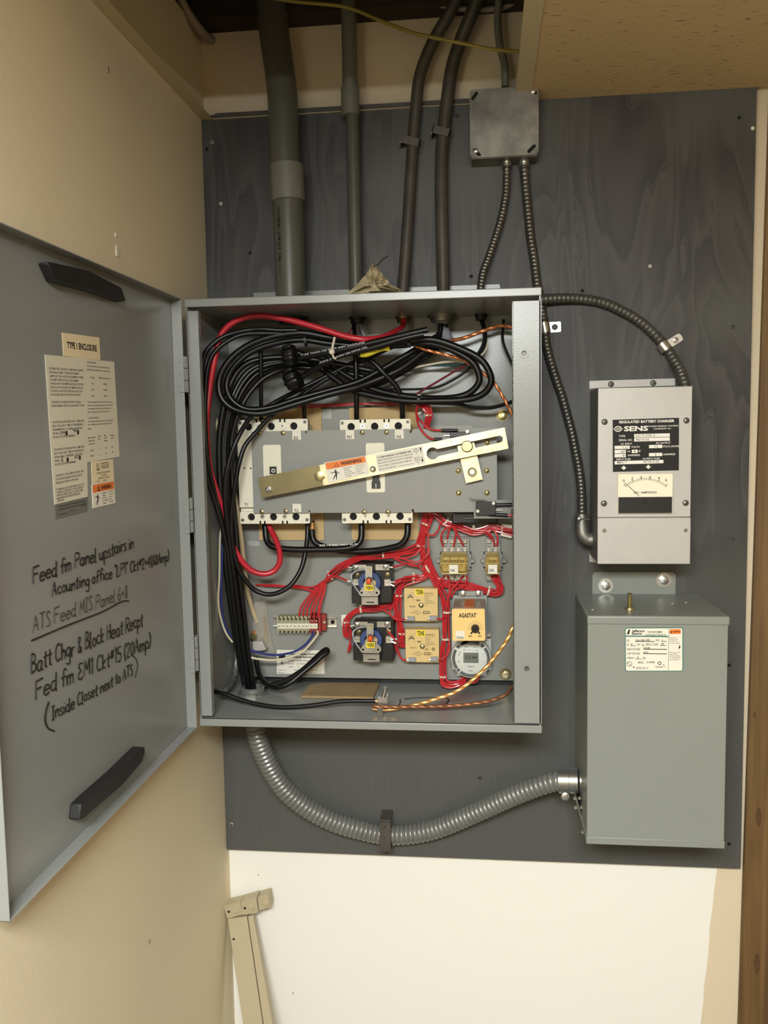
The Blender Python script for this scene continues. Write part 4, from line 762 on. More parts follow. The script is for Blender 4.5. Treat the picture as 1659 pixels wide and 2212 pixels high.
# ------------------------------------------------------------------ control gear on the plate
def vsr(dx, dy, word, lab):
    X = lambda x, y: (740+x/8.506+dx, 1200+y/8.506+dy)
    t = thing('voltage_relay', lab, 'relay', P(*X(540, 880), PL), 'voltage sensing relays')
    q = lambda x0, y0, x1, y1: X(x0, y0)+X(x1, y1)
    Y = -.094
    MB('black_plastic').pbox(*q(178, 160, 915, 870), Y, PL-.0003).pbox(*q(168, 590, 350, 880), Y-.008, Y).pbox(*q(690, 590, 905, 870), Y-.008, Y).box(P(*X(250, 150), Y-.004), V((P(*X(915, 160), Y).x, PL-.0003, P(*X(500, 164), Y).z))).build('relay_base', t, bevel=.001)
    MB('black_matte').pbox(*q(430, 150, 600, 300), Y-.012, Y).build('core', t, bevel=.001)
    c = P(*X(505, 485), Y-.006); k = mpp(Y)/8.506
    MB('blue_coil').plate(F(c, (1, 0, 0), (0, 0, 1)), circ(0, 0, 205*k, 32), [circ(0, 0, 120*k, 24)], -.006, .010).build('coil', t, bevel=.001)
    MB('tan_plastic').plate(F(c, (1, 0, 0), (0, 0, 1)), [(-135*k, -60*k), (-60*k, 60*k), (60*k, 60*k), (125*k, 20*k), (120*k, -60*k)], [], -.006, .0095).build('bobbin', t)
    for a, b in (((190, 170, 440, 270), (240, 220)), ((595, 165, 855, 270), (790, 207))):
        MB('steel').pbox(*q(*a), Y-.010, Y-.0085).pbox(a[0]/8.506+740+dx, X(0, a[1])[1], X(a[2], 0)[0], X(0, a[1]+30)[1], Y-.0085, Y).build('terminal_strap', t)
        cc = P(*X(*b), Y-.010); MB('zinc').lathe(cc, OUT, [(0, .0058), (.0018, .0056), (.003, .004)], 16).m('dark_hole').box(cc+V((-.0045, -.0033, -.0004)), cc+V((.0045, -.0029, .0004))).build('terminal_screw', t)
        rv = P(*X(b[0]+(105 if b[0] < 500 else -110), b[1]+5), Y-.010); MB('zinc').lathe(rv, OUT, [(0, .0022), (.0012, .0014)], 10).build('rivet', t)
    for x, y in ((270, 350), (825, 350)): MB('bronze').lathe(P(*X(x, y), Y), OUT, [(0, .0058), (.0025, .0055), (.0035, .004)], 16).build('mount_screw', t)
    for a, b in (((200, 440, 290, 545), (235, 490)), ((770, 445, 880, 560), (826, 498))):
        cc = P(*X(*b), Y-.006); MB('zinc').pbox(*q(*a), Y-.006, Y).lathe(cc, OUT, [(0, .0042), (.002, .0036)], 14).m('dark_hole').box(cc+V((-.003, -.0023, -.0004)), cc+V((.003, -.002, .0004))).build('coil_terminal', t)
    A = -.122; f_ = F(P(*X(0, 0), A), (1, 0, 0), (0, 0, 1)); kk = mpp(A)/8.506
    L = lambda pts: [(x*kk, -y*kk) for x, y in pts]
    out = [(425, 225), (450, 200), (540, 200), (558, 225), (552, 420), (570, 540), (690, 660), (695, 720), (660, 755), (650, 775), (345, 775), (315, 755), (300, 700), (330, 650), (420, 540)]
    MB('steel').plate(f_, L(reversed(out)), [[(x*kk+.0, -y*kk) for x, y in circ(350, 705, 20, 10)], [(x*kk, -y*kk) for x, y in circ(635, 705, 22, 10)]], -.0012, 0).build('armature', t)
    MB('steel').pbox(*q(345, 765, 650, 785), A-.001, A+.006).pbox(*q(350, 785, 650, 850), A+.006, A+.008).pbox(*q(350, 800, 440, 905), A+.008, Y-.004).pbox(*q(575, 800, 650, 905), A+.008, Y-.004).pbox(*q(440, 870, 575, 905), A+.006, A+.01).build('armature_hinge', t)
    cc = P(*X(490, 440), A); ck = V((0, -1, -.25)); MB('steel').lathe(cc, ck, [(0, .006), (.004, .006), (.005, .0052)], 18).m('orange_knob').lathe(cc+ck*.004, ck, [(0, .0052), (.008, .0046), (.009, .003)], 16).build('adjusting_stud', t)
    for x, y in ((487, 250), (495, 705)): MB('brass' if y < 300 else 'zinc').lathe(P(*X(x, y), A), OUT, [(0, .0026), (.0015, .002)], 12).build('rivet', t)
    f3 = fpx(X(412, 645), X(572, 645), A-.0068); Lw = 160*kk; Hl = 108*kk
    MB('yellow_label').plate(f3, [(0, 0), (Lw, 0), (Lw, Hl), (0, Hl)], [], 0, .0005).m('black_ink').text(word, f3, Lw*.08, Hl*.2, Lw*.84, Hl*.62, z=.0008).build('name_label', t, 'yellow label reading '+word)
    MB('grey_wire').tube([P(*X(*p), z) for p, z in (((430, 262), Y-.012), ((330, 270), Y-.016), ((240, 292), Y-.02), ((170, 350), Y-.024), ((165, 420), Y-.026), ((195, 520), Y-.03), ((250, 610), Y-.03), ((315, 695), A-.002))], .0016, 8).m('zinc').lathe(P(*X(315, 700), A), OUT, [(0, .0022), (.002, .0015)], 10).build('jumper_lead', t)
    for p0, p1 in (((105, 220), (185, 222)), ((860, 215), (925, 222))) if word == 'VSRN' else (((120, 255), (215, 225)), ((800, 240), (800, 320))):
        MB('zinc').tube([P(*X(*p0), Y-.009), P(*X(*p1), Y-.009)], .0021, 8).build('ring_lug', t)
    for p0, p1 in (((90, 470), (150, 480)),) if word == 'VSRN' else (): MB('zinc').tube([P(*X(*p0), Y-.006), P(*X(*p1), Y-.006)], .002, 8).build('ring_lug', t)
    MB('zinc').tube([P(*X(850, 490), Y-.007), P(*X(965, 487), Y-.007)], .0022, 8).tube([P(*X(860, 520), Y-.007), P(*X(950, 565), Y-.007)], .0022, 8).build('ring_lug', t)
vsr(0, 0, 'VSRN', 'upper black relay with blue coil and yellow VSRN label')
vsr(3.2, 123.4, 'VSRE', 'lower black relay with blue coil and yellow VSRE label')
def tmod(dx, dy, word, num, lab, marks):
    X = lambda x, y: (860+x/6.636+dx, 1250+y/6.636+dy); Y = -.082
    t = thing('timing_module', lab, 'timer module', P(*X(330, 610), PL), 'tan timing modules')
    MB('tan_plastic').pbox(*(X(87, 140)+X(570, 611)), Y, PL-.0003).build('module_body', t, bevel=.0008)
    f_ = fpx(X(87, 611), X(570, 611), Y); k = mpp(Y)/6.636
    T = lambda s_, x, y, w_, h_, m='black_ink': face.m(m).text(s_, f_, (x-87)*k, (611-y)*k, w_*k, h_*k, z=.0004)
    face = MB('black_ink'); c = (185, 240)
    for a in range(-30, 211, 30):
        ca, sa = math.cos(math.radians(a)), math.sin(math.radians(a)); r0, r1 = 14, 50
        wd = 1.2 if -20 < a < 200 else 3
        d = (ca, sa); p0 = f_.p((c[0]+ca*r0-87)*k, (611-c[1]+sa*r0)*k, .0004); p1 = f_.p((c[0]+ca*r1-87)*k, (611-c[1]+sa*r1)*k, .0004); n_ = (f_.u*-sa+f_.v*ca)*wd*k*(2 if wd > 2 else 1)
        face.add([p0-n_, p1-n_, p1+n_, p0+n_], [(0, 1, 2, 3)])
    face.plate(f_, circ((c[0]-87)*k, (611-c[1])*k, 18*k, 14), [], 0, .0012)
    T('AGASTAT', 378, 208, 146, 17, 'grey_ink' if not marks else 'black_ink'); T('®', 527, 204, 11, 10, 'grey_ink'); T('FN', 275, 315, 50, 26); T(num, 165, 405, 90, 26, 'grey_ink')
    for yy, s_, w_ in ((235, 'SOLID STATE MODULE', 130), (252, '120 VAC', 60), (272, 'FN5022-J', 80), (294, 'RANGE', 60), (312, '.5-300 SEC', 120), (335, 'AMERACE CORP', 140), (355, 'LIVINGSTON, N.J.', 150), (378, 'USA', 34)): T(s_, 390, yy, w_, 10, 'grey_ink')
    T('INPUT', 240, 465, 70, 14, 'grey_ink'); T('120VAC 50/60', 205, 492, 140, 14, 'grey_ink'); T('1 AMP', 250, 515, 50, 13, 'grey_ink'); T('MIN', 135, 300, 24, 9, 'grey_ink'); T('MAX', 215, 300, 28, 9, 'grey_ink'); T('SEC', 215, 195, 26, 9, 'grey_ink')
    f_o = F(f_.p((367-87)*k, (611-502)*k), f_.u, f_.v); face.m('black_ink').plate(f_o, [(0, 0), (88*k, 0), (88*k, 42*k), (0, 42*k)], [[(6*k, 6*k), (82*k, 6*k), (82*k, 36*k), (6*k, 36*k)]], 0, .0005); T('LOAD', 380, 490, 60, 16)
    for x0, x1 in ((188, 200), (455, 475)): face.box(f_.p((x0-87)*k, (611-482)*k, 0), f_.p((x1-87)*k, (611-478)*k, .0005)).box(f_.p(((x0 if x0 < 300 else x1)-87)*k, (611-500)*k, 0), f_.p(((x0+3 if x0 < 300 else x1+3)-87)*k, (611-478)*k, .0005))
    if marks: T('RU', 385, 430, 52, 30); face.plate(f_, circ((502-87)*k, (611-412)*k, 22*k, 16), [circ((502-87)*k, (611-412)*k, 15*k, 14)], 0, .0005); T('SA', 490, 420, 26, 18)
    face.build('printed_face', t)
    MB('yellow_label').pbox(*(X(247, 147)+X(369, 238)), Y-.0005, Y).m('black_ink').text(word, fpx(X(258, 222), X(358, 222), Y-.0005), 0, 0, 102*k, 62*k, z=.0004).build('name_label', t, 'yellow label reading '+word)
    MB('brass').lathe(P(*X(330, 380), Y), OUT, [(0, .0052), (.002, .005), (.0036, .003)], 18).build('centre_screw', t)
    MB('paper').lathe(f_.p((185-87)*k, (611-240)*k, .0012), OUT, [(0, .0011), (.0004, .0011)], 8).build('dial_dot', t)
    for a in ((100, 548, 240, 606), (420, 538, 560, 600)): MB('grey_wire').pbox(*(X(a[0]+30, a[1])+X(a[2]-5, a[3])), Y-.007, Y).m('zinc').tube([P(*X(a[0], 575), Y-.004), P(*X(a[2], 575), Y-.004)], .0022, 8).build('spade_terminal', t, bevel=.0008)
tmod(0, 0, 'TDEN', '9550', 'upper tan timing module with yellow TDEN label', False)
tmod(2.6, 88.8, 'TDNE', '9512', 'lower tan timing module with yellow TDNE label', True)
# tall tan timer
X = lambda x, y: (860+x/6.636, 1250+y/6.636)
t = thing('dial_timer', 'deep tan timer with black knob and white TDES tag', 'timer', P(1013, 1384, PL))
Y = -.172; k = mpp(Y)/6.636
MB('black_matte').pbox(*(X(790, 432)+X(1248, 885)), Y+.004, -.075).build('timer_case', t, bevel=.001)
zt = P(*X(1000, 430), Y).z
MB('taupe').box((P(*X(787, 640), Y).x, Y+.003, zt-.004), (P(*X(1248, 640), Y).x, -.075, zt+.0005)).build('case_top', t, bevel=.0008)
f_ = fpx(X(778, 890), X(1254, 890), Y); Wd = 476*k; Hh = 468*k
MB('tan_bright').plate(f_, rrect(0, 0, Wd, Hh, .003), [], -.004, 0).build('face_plate', t, bevel=.0006)
face = MB('black_ink').text('AGASTAT', f_, (876-778)*k, (890-545)*k, 252*k, 60*k, z=.0004).text('®', f_, (1130-778)*k, (890-502)*k, 16*k, 16*k, z=.0004)
c = ((1112-778)*k, (890-705)*k)
for a in range(-10, 191, 20):
    ca, sa = math.cos(math.radians(a)), math.sin(math.radians(a)); p0, p1 = f_.p(c[0]+ca*68*k, c[1]+sa*68*k, .0004), f_.p(c[0]+ca*112*k, c[1]+sa*112*k, .0004); n_ = (f_.u*-sa+f_.v*ca)*1.8*k; face.add([p0-n_, p1-n_, p1+n_, p0+n_], [(0, 1, 2, 3)])
for a in (-52, -128):
    ca, sa = math.cos(math.radians(a)), math.sin(math.radians(a)); p0, p1 = f_.p(c[0]+ca*60*k, c[1]+sa*60*k, .0004), f_.p(c[0]+ca*106*k, c[1]+sa*106*k, .0004); n_ = (f_.u*-sa+f_.v*ca)*10*k; face.add([p0-n_, p1-n_*1.2, p1+n_*1.2, p0+n_], [(0, 1, 2, 3)])
face.text('MIN', f_, (1018-778)*k, (890-832)*k, 46*k, 24*k).text('MAX', f_, (1152-778)*k, (890-832)*k, 54*k, 24*k).build('printed_face', t)
MB('black_plastic').lathe(f_.p(*c, 0), OUT, [(0, 60*k), (.008, 56*k), (.0095, 50*k)], 22).lathe(f_.p(*c, .0095), OUT, [(0, 22*k), (.002, 20*k)], 14).build('knob', t)
MB('paper').plate(f_, [((828-778)*k, (890-864)*k), ((957-778)*k, (890-864)*k), ((957-778)*k, (890-744)*k), ((828-778)*k, (890-744)*k)], [], 0, .0005).m('black_ink').text('TDES', f_, (835-778)*k, (890-860)*k, 108*k, 34*k, z=.0008).build('name_label', t, 'white tag reading TDES')
Q = QF([V((P(*X(950, 640), Y).x, -.085, zt+.0006)), V((P(*X(1090, 640), Y).x, -.085, zt+.0006)), V((P(*X(1085, 640), Y).x, Y+.012, zt+.0006)), V((P(*X(945, 640), Y).x, Y+.012, zt+.0006))])
mb = MB(); sheet(mb, Q, 'orange_print', .0006); mb.m('terminal_red')
for i_ in range(5): qtext(mb, ('REMOVE POWER', 'BEFORE CHANGING', 'TIMER UNIT', 'SEE MANUAL', 'TYPE 7012')[i_], Q, .1, .2+.18*i_, .8, .08, .0009)
mb.build('orange_sticker', t)
sk = MB('relay_base').pbox(*(X(875, 180)+X(1215, 245)), -.083, PL-.0003).pbox(*(X(790, 240)+X(1275, 880)), -.076, PL-.0003); sk.m('zinc')
for x in (930, 1150): sk.lathe(P(*X(x, 208), -.083), OUT, [(0, .0062), (.002, .0058), (.003, .004)], 14)
sk.lathe(P(*X(1300, 805), -.076), OUT, [(0, .0045), (.003, .004)], 12).box(P(*X(1285, 830), -.072), P(*X(1325, 780), PL-.0003)).build('socket', t)
# round digital timer
t = thing('digital_timer', 'round digital time switch with grey display below the tan timer', 'time switch', P(1017, 1461, PL))
Y = -.098; k = mpp(Y)/6.636; c = P(*X(1045, 1145), Y); f_ = F(c, (1, 0, 0), (0, 0, 1))
MB('timer_white').pbox(*(X(770, 860)+X(1335, 1310)), -.066, PL-.0003).pbox(*(X(840, 1300)+X(1270, 1400)), -.066, PL-.0003).build('timer_base', t, bevel=.001)
MB('timer_white').m('clear_lens').m('timer_white').lathe(c-OUT*.031, OUT, [(0, 285*k), (.022, 297*k), (.027, 297*k), (.031, 285*k), (.0312, 270*k)], 48).build('timer_drum', t)
ring = MB('timer_grey')
for a0, a1 in ((100, 128), (62, 118), (-28, 38), (150, 216), (232, 290)):
    a0, a1 = math.radians(a0), math.radians(a1); ring.plate(f_, circ(0, 0, 276*k, 14, a0, a1)+list(reversed(circ(0, 0, 232*k, 14, a0, a1))), [], 0, .001)
for a0, a1 in ((131, 142), (218, 228), (44, 54)):
    a0, a1 = math.radians(a0), math.radians(a1); ring.plate(f_, circ(0, 0, 276*k, 5, a0, a1)+list(reversed(circ(0, 0, 232*k, 5, a0, a1))), [], 0, .001)
ring.build('dark_ring', t)
MB('timer_white').lathe(f_.p(0, 0, 0), OUT, [(0, 224*k), (.002, 222*k), (.0025, 216*k)], 40).build('inner_face', t)
f_ = F(c+OUT*.0025, (1, 0, 0), (0, 0, 1)); lx = lambda x, y: ((x-1045)*k, (1145-y)*k)
MB('timer_white').plate(f_, [lx(915, 1225), lx(1175, 1225), lx(1155, 1205), lx(935, 1205)], [], 0, .0015).m('lcd').plate(f_, [lx(935, 1205), lx(1155, 1205), lx(1155, 1052), lx(935, 1052)], [], 0, .0006).m('lcd_dark').text('03:44', f_, *lx(968, 1150), 165*k, 58*k, z=.001).text('20', f_, *lx(1100, 1195), 30*k, 22*k, z=.001).text('5', f_, *lx(1010, 1195), 12*k, 22*k, z=.001).build('display', t)
pf = MB('grey_ink')
for s_, x, y, w_, h_ in (('M T W T F S S', 935, 1020, 212, 16), ('• • • • • • •', 938, 1036, 205, 16), ('PERMANENT', 950, 975, 60, 12), ('AUTO', 1080, 975, 62, 12), ('INTERMATIC', 990, 1268, 112, 20), ('Reset', 1015, 1330, 56, 22), ('h', 1212, 1080, 14, 16), ('m', 1212, 1200, 18, 16)): pf.text(s_, f_, *lx(x, y), w_*k, h_*k, z=.0004)
fq = F(f_.p(*lx(880, 1100)), (0.25, 0, 1), (-1, 0, .25)); pf.text('Prog', fq, 0, 0, 60*k, 22*k, z=.0004); pf.plate(f_, circ(*lx(870, 1188), 13*k, 14), [circ(*lx(870, 1188), 9*k, 12)], 0, .0004).build('printed_face', t)
# relays NR / ER in amber cases
def relay(word, lab, x0, x1, cx0, cx1, l0, scr, wing):
    X = lambda x, y: (930+x/9.217, 1080+y/9.217); q = lambda a, b, c, d: X(a, b)+X(c, d)
    t = thing('control_relay', lab, 'relay', P(*X((x0+x1)/2, 1620), PL), 'amber control relays'); Y = -.068
    MB('relay_base').pbox(*q(x0, 745, x1, 1040), Y, PL-.0003).pbox(*q(x0-35, 1030, x1+40, 1400), Y+.002, PL-.0003).pbox(*q(x0+10, 1480, x1, 1620), Y, PL-.0003).build('socket', t, bevel=.0008)
    hb = MB('dark_hole')
    for xx in (x0-45, x1+10):
        for yy in (1040, 1330): hb.pbox(*q(xx, yy, xx+28, yy+34), Y+.0015, PL-.0003)
    hb.build('socket_slot', t)
    for yy in (825, 980)+((1550,) if word == 'NR' else (1550,)):
        for i_, sx in enumerate(scr):
            if word == 'ER' and yy == 1550 and i_ > 0: continue
            c = P(*X(sx+(0 if yy < 900 else -8 if yy < 1400 else 6), yy), Y); a = MB('dark_hole').pbox(*q(sx-52, yy-58, sx+45, yy+52), Y-.0003, Y).m('zinc').pbox(*q(sx-48, yy-45, sx+40, yy+40), Y-.0025, Y-.0004).lathe(c+OUT*.0025, OUT, [(0, .0042), (.001, .004), (.002, .003)], 14)
            a.m('dark_hole').box(c+V((-.0025, -.0047, -.0004)), c+V((.0025, -.0045, .0004))).build('terminal_screw', t)
    A = -.112
    MB('yellow_zinc').m('brass').pbox(*q(cx0+40, 1150, cx1-40, 1190), A+.008, A+.012).pbox(*q(cx0+60, 1260, cx1-60, 1420), A+.012, Y).build('relay_works', t)
    wk = MB('copper_pale')
    n_ = 4 if word == 'NR' else 2
    for i_ in range(n_):
        xx = cx0+60+(cx1-cx0-120)*i_/(n_-1); sg = (-1, 1, -1, 1)[i_] if word == 'NR' else (-1, 1)[i_]
        wk.tube([P(*X(xx, 1150), A+.004), P(*X(xx+sg*(90 if 0 < i_ < n_-1 else -10)*(-1), 1330), A+.004)], .0011, 6)
    wk.build('contact_arm', t)
    ac = MB('amber_clear').pbox(*q(cx0, 1130, cx1, 1478), A, Y+.001).pbox(*q(cx0+30, 1040, cx1-30, 1130), A+.006, Y+.001); ac.build('amber_case', t, bevel=.001)
    MB('yellow_tape').m('brass').pbox(*q(cx0+10, 1255, cx1-10, 1268), A-.0005, A).pbox(*q(cx0+40, 1455, cx1-20, 1478), A-.0005, A).build('case_rib', t)
    f_ = fpx(X(l0, 1462), X(l0+178, 1462), A-.0006); kk = mpp(A)/9.217
    MB('paper').plate(f_, [(0, 0), (178*kk, 0), (178*kk, 176*kk), (0, 176*kk)], [], 0, .0005).m('black_ink').text(word, f_, 26*kk, 36*kk, 90*kk, 52*kk, z=.0009).build('name_label', t, 'white tag reading '+word)
    for xx in wing: MB('galv').lathe(P(*X(xx, 1205), Y+.001), OUT, [(0, .005), (.003, .0045)], 12).build('mount_screw', t)
relay('NR', 'wide amber relay with white NR tag', 235, 770, 185, 745, 373, (300, 430, 560, 690), (160, 830))
relay('ER', 'narrow amber relay with white ER tag', 1100, 1390, 1090, 1382, 1150, (1165, 1300), (1050, 1465))
# terminal strip
X = lambda x, y: (580+x/9.217, 1290+y/9.217); q = lambda a, b, c, d: X(a, b)+X(c, d)
rl = thing('mounting_rail', 'short bright metal rail behind the numbered terminal blocks', 'rail', P(*X(700, 600), PL))
MB('zinc').pbox(*q(88, 405, 1355, 420), PL-.008, PL-.0003).pbox(*q(88, 440, 1355, 580), PL-.003, PL-.0003).pbox(*q(88, 585, 1355, 600), PL-.008, PL-.0003).build('rail_strip', rl)
MB('dark_hole').lathe(P(*X(1278, 495), PL-.003), OUT, [(0, .0045), (.0004, .0045)], 14).build('rail_hole', rl)
for i in range(10):
    xa = 175+i*80.5; red = i >= 8; n_ = 60-i; mt = 'terminal_red' if red else 'terminal_beige'
    t = thing('terminal_block', '%s terminal block with number %d on its tab' % ('dark red' if red else 'beige', n_), 'terminal block', P(*X(xa+40, 715), PL-.008), 'numbered terminal blocks')
    Y = PL-.034
    MB(mt).pbox(*q(xa, 385 if not red else 345, xa+26, 715), Y, PL-.008).pbox(*q(xa+26, 480, xa+78, 660), Y+.004, PL-.008).pbox(*q(xa+26, 370, xa+78, 420), Y+.014, PL-.008).build('block_body', t)
    MB('zinc').lathe(P(*X(xa+52, 475), Y+.006), OUT, [(0, .0028), (.002, .0024)], 10).lathe(P(*X(xa+52, 655), Y+.006), OUT, [(0, .0022), (.0015, .002)], 10).build('block_screw', t)
    MB('breaker_white').pbox(*q(xa, 527, xa+78, 628), Y-.002, Y).m('grey_ink').text(str(n_), fpx(X(xa+10, 600), X(xa+66, 600), Y-.002), 0, 0, 52*mpp(Y)/9.217, 46*mpp(Y)/9.217, z=.0004).build('number_tab', t)
t = thing('end_stop', 'dark red end stop with a screw closing the terminal row', 'end stop', P(*X(1085, 665), PL-.008))
MB('terminal_red').pbox(*q(990, 360, 1040, 715), PL-.034, PL-.008).pbox(*q(1040, 345, 1140, 665), PL-.022, PL-.008).build('stop_body', t, bevel=.0008)
MB('zinc').lathe(P(*X(1115, 495), PL-.022), OUT, [(0, .003), (.002, .0024)], 12).build('stop_screw', t)
MB('paper').pbox(737, 1328, 750, 1354, PL-.004, PL-.0003).build('tie_mount', None, 'white square tie mount beside the rail end', 'tie mount', bevel=.001)
MB('paper').prism([P(*p_, -.075) for p_ in ((1081, 1157), (1104, 1163), (1108, 1156), (1092, 1151), (1082, 1153))], (0, .004, 0)).prism([P(*p_, -.07) for p_ in ((1083, 1131), (1106, 1134), (1106, 1150), (1088, 1148))], (0, .002, 0)).build('tie_mount', None, 'torn white tie mount under the red wires at right flange', 'tie mount')

# ------------------------------------------------------------------ wires
def red(lab, pts, group, r=.0019): return W('control_wire', lab, pts, r, 'red_wire', 'wire', group, 7)
def bundle(lab, group, n, path, spread, r=.0019, Ys=None, loose=.6, ends=None):
    base = [V(P(*p)) for p in path]; m_ = len(base)
    for i in range(n):
        a = 2*math.pi*i/max(1, n-1)+.5; rad = 0 if i == 0 and n > 3 else 1; pts = []
        ph = random.uniform(0, 6)
        for j, b in enumerate(base):
            d = (base[min(m_-1, j+1)]-base[max(0, j-1)]).normalized(); pr = d.cross(OUT).normalized()
            s_ = 1+loose*math.sin(j*1.7+ph); rr = spread*mpp(b.y)*rad*s_
            o_ = pr*math.cos(a)*rr+OUT*(math.sin(a)*.45*rr+.5*spread*mpp(b.y))
            pts.append(b+o_)
        if ends and i < len(ends):
            e_ = P(*ends[i]); d_ = e_-base[-1]; pts[-1] = e_; pts[-2] = base[-2]+d_*.9; pts[-3] = base[-3]+d_*.62+V((.004, 0, 0)); pts[-4] = base[-4]+d_*.3
        MB('red_wire').tube(pts, r, 7, 5).build('control_wire', None, lab, 'wire', group)
def tie(lab, px, py, Y, ang, rpx, wpx=4, m='cable_tie', hd=True):
    c = P(px, py, Y); d = V((math.cos(ang), 0, math.sin(ang))); k = mpp(Y); h = wpx*k/2
    mb = MB(m); n_ = 18; pr = V((-math.sin(ang), 0, math.cos(ang)))
    vs = []; 
    for s_ in (-1, 1):
        for e in (1, .86): vs += [c+d*h*s_+(pr*math.cos(2*math.pi*i/n_)*rpx+OUT*(math.sin(2*math.pi*i/n_)*rpx*.72+rpx*.25))*k*e for i in range(n_)]
    fs = []
    for i in range(n_):
        j = (i+1) % n_
        fs += [(i, j, 2*n_+j, 2*n_+i), (n_+j, n_+i, 3*n_+i, 3*n_+j), (j, i, n_+i, n_+j), (2*n_+i, 2*n_+j, 3*n_+j, 3*n_+i)]
    mb.add(vs, fs)
    if hd: mb.box(c+pr*rpx*k*.95-d*h*1.2-V((0, .001, .0)), c+pr*rpx*k*.95+d*h*1.2+V((.001, .004, .004)))
    return mb.build('cable_tie', None, lab, 'cable tie', 'pale cable ties' if m == 'cable_tie' else 'black cable ties')
R_ = -.066
bundle('thin red wire running along the top edge of the plate', 'red wires along the plate top', 3, [(560, 877, R_), (620, 878, R_), (673, 877, R_), (721, 875, R_), (783, 872, R_), (831, 873, R_), (879, 872, R_), (898, 869, R_), (910, 868, -.085)], 2.2, .0014, loose=.3)
bundle('red wire in the short bunch dropping behind the cover plate top', 'red bunch above the cover plate', 6, [(893, 868, -.08), (908, 869, -.095), (920, 880, -.1), (926, 898, -.1), (924, 918, -.095), (920, 945, -.09)], 6, .0019, loose=.5)
red('red wire looping to the upper sleeve of the top micro switch', [(918, 880, -.1), (905, 878, -.11), (899, 888, -.115), (903, 902, -.13), (913, 914, -.145), (926, 925, -.147), (940, 929, -.147), (956, 929.6, -.147)], None)
red('red wire looping to the lower sleeve of the top micro switch', [(922, 876, -.1), (908, 871, -.11), (900, 884, -.118), (901, 906, -.135), (907, 924, -.147), (918, 938, -.147), (928, 946, -.147), (940, 949.5, -.147)], None)
red('short red tail beyond the lower right micro switch sleeve', [(1094, 1113, -.153), (1112, 1113.5, -.153), (1130, 1114, -.15)], None)
tie('pale tie high on the red bunch, left of the pair above the cover', 905, 893, -.11, math.radians(110), 6)
tie('pale tie on the red bunch touching the cover top edge', 925, 897, -.1, math.radians(95), 9)
R2 = -.07
bundle('red wire in the trunk dropping from behind the cover to the middle hub', 'red trunk below the cover', 8, [(926, 1095, -.075), (925, 1110, R2), (920, 1132, R2), (913, 1155, R2), (909, 1178, R2)], 8.5, .0019, loose=.35)
bundle('red wire in the run sweeping right above the amber relays', 'red run above the relays', 6, [(915, 1112, R2), (932, 1109, R2), (949, 1115, R2), (963, 1128, R2), (988, 1139, R2), (1005, 1145, R2), (1023.5, 1147, R2), (1045, 1144, R2), (1062, 1142, R2), (1084, 1145, R2), (1115, 1149, R2)], 6.5, .0019, loose=.45)
red('red wire looping back below the cover beside the trunk', [(958, 1124, -.075), (951, 1134, -.078), (945, 1148, -.078), (934, 1157, -.078), (922, 1152, -.078), (917, 1138, -.078), (919, 1124, -.075)], None)
for lab, pts in (('first red wire dropping to the amber NR relay, outer left', [(1000, 1140, R2-.008), (986, 1138, -.082), (968, 1140, -.085), (957, 1148, -.085), (953, 1161, -.082), (955, 1172, -.078), (958, 1180, -.074)]), ('second red wire dropping to the back row of NR relay', [(978, 1136, R2-.006), (971, 1142, -.08), (968, 1154, -.078), (966, 1164, -.072)]), ('third red wire dropping to the middle of NR relay', [(980, 1136, R2-.008), (985, 1146, -.084), (984, 1158, -.084), (982, 1170, -.08), (980, 1181, -.074)]), ('fourth red wire slanting to the right of NR relay', [(974, 1134, R2-.008), (983, 1146, -.082), (992, 1161, -.082), (1001, 1179, -.074)]), ('first red wire dropping to the left of ER relay', [(1010, 1149, R2-.006), (1025, 1151, -.08), (1045, 1150, -.08), (1055, 1156, -.078), (1060, 1164, -.073)]), ('second red wire dropping to the front row of ER relay', [(1012, 1146, R2-.008), (1030, 1146, -.082), (1051, 1147, -.084), (1061, 1157, -.084), (1066, 1168, -.08), (1068, 1179, -.074)]), ('third red wire dropping to the right of ER relay', [(1055, 1142, R2-.006), (1067, 1146, -.08), (1074, 1158, -.082), (1075, 1168, -.08), (1074, 1180, -.074)])): red(lab, pts, None)
for lab, x, y, an, r in (('pale tie on the red trunk just below the cover', 920, 1132, 1.2, 10), ('pale tie on the red trunk at the middle hub', 909, 1178, 1.5, 10), ('pale tie on the red run left of the NR relay', 963, 1128, -.7, 9), ('pale tie on the red run between NR and ER relays', 1023.5, 1147, .05, 9), ('pale tie on the red run by the right flange', 1084, 1145, -.1, 8)): tie(lab, x, y, R2, an, r)
ends = [X(x, 400)+(PL-.026,) for x in (600, 680, 755, 840, 905, 985, 1015)]
bundle('red wire in the fan climbing from the terminal blocks to the hub', 'red fan to the terminal blocks', 7, [(911, 1176, R2), (893, 1186, R2), (876, 1192, R2), (852, 1196, R2), (828, 1198, R2), (804, 1201, R2), (780, 1204, R2), (749, 1216, R2), (730, 1230, R2), (714.7, 1245, R2), (697, 1261, -.072), (682, 1281, -.074), (672, 1308, -.08), (668, 1332, -.08)], 6.5, .002, loose=.3, ends=ends)
red('red wire from the fan to the upper left lug of VSRN relay', [(700, 1254, R2-.01), (716, 1242, -.084), (732, 1231, -.09), (744, 1227, -.1), (753, 1225.5, -.103)], None)
red('red wire from the fan to the lower left lug of VSRN relay', [(700, 1258, R2-.01), (718, 1245, -.084), (735, 1248, -.09), (745, 1252, -.096), (753, 1256, -.1)], None)
bundle('red wire of the pair reaching left under the black loop', 'red pair behind the black loop', 2, [(676, 1279, R2), (660, 1275, R2), (640, 1271, R2), (617, 1268, R2), (590, 1267, R2), (553, 1266, -.062)], 3, .0019, loose=.5)
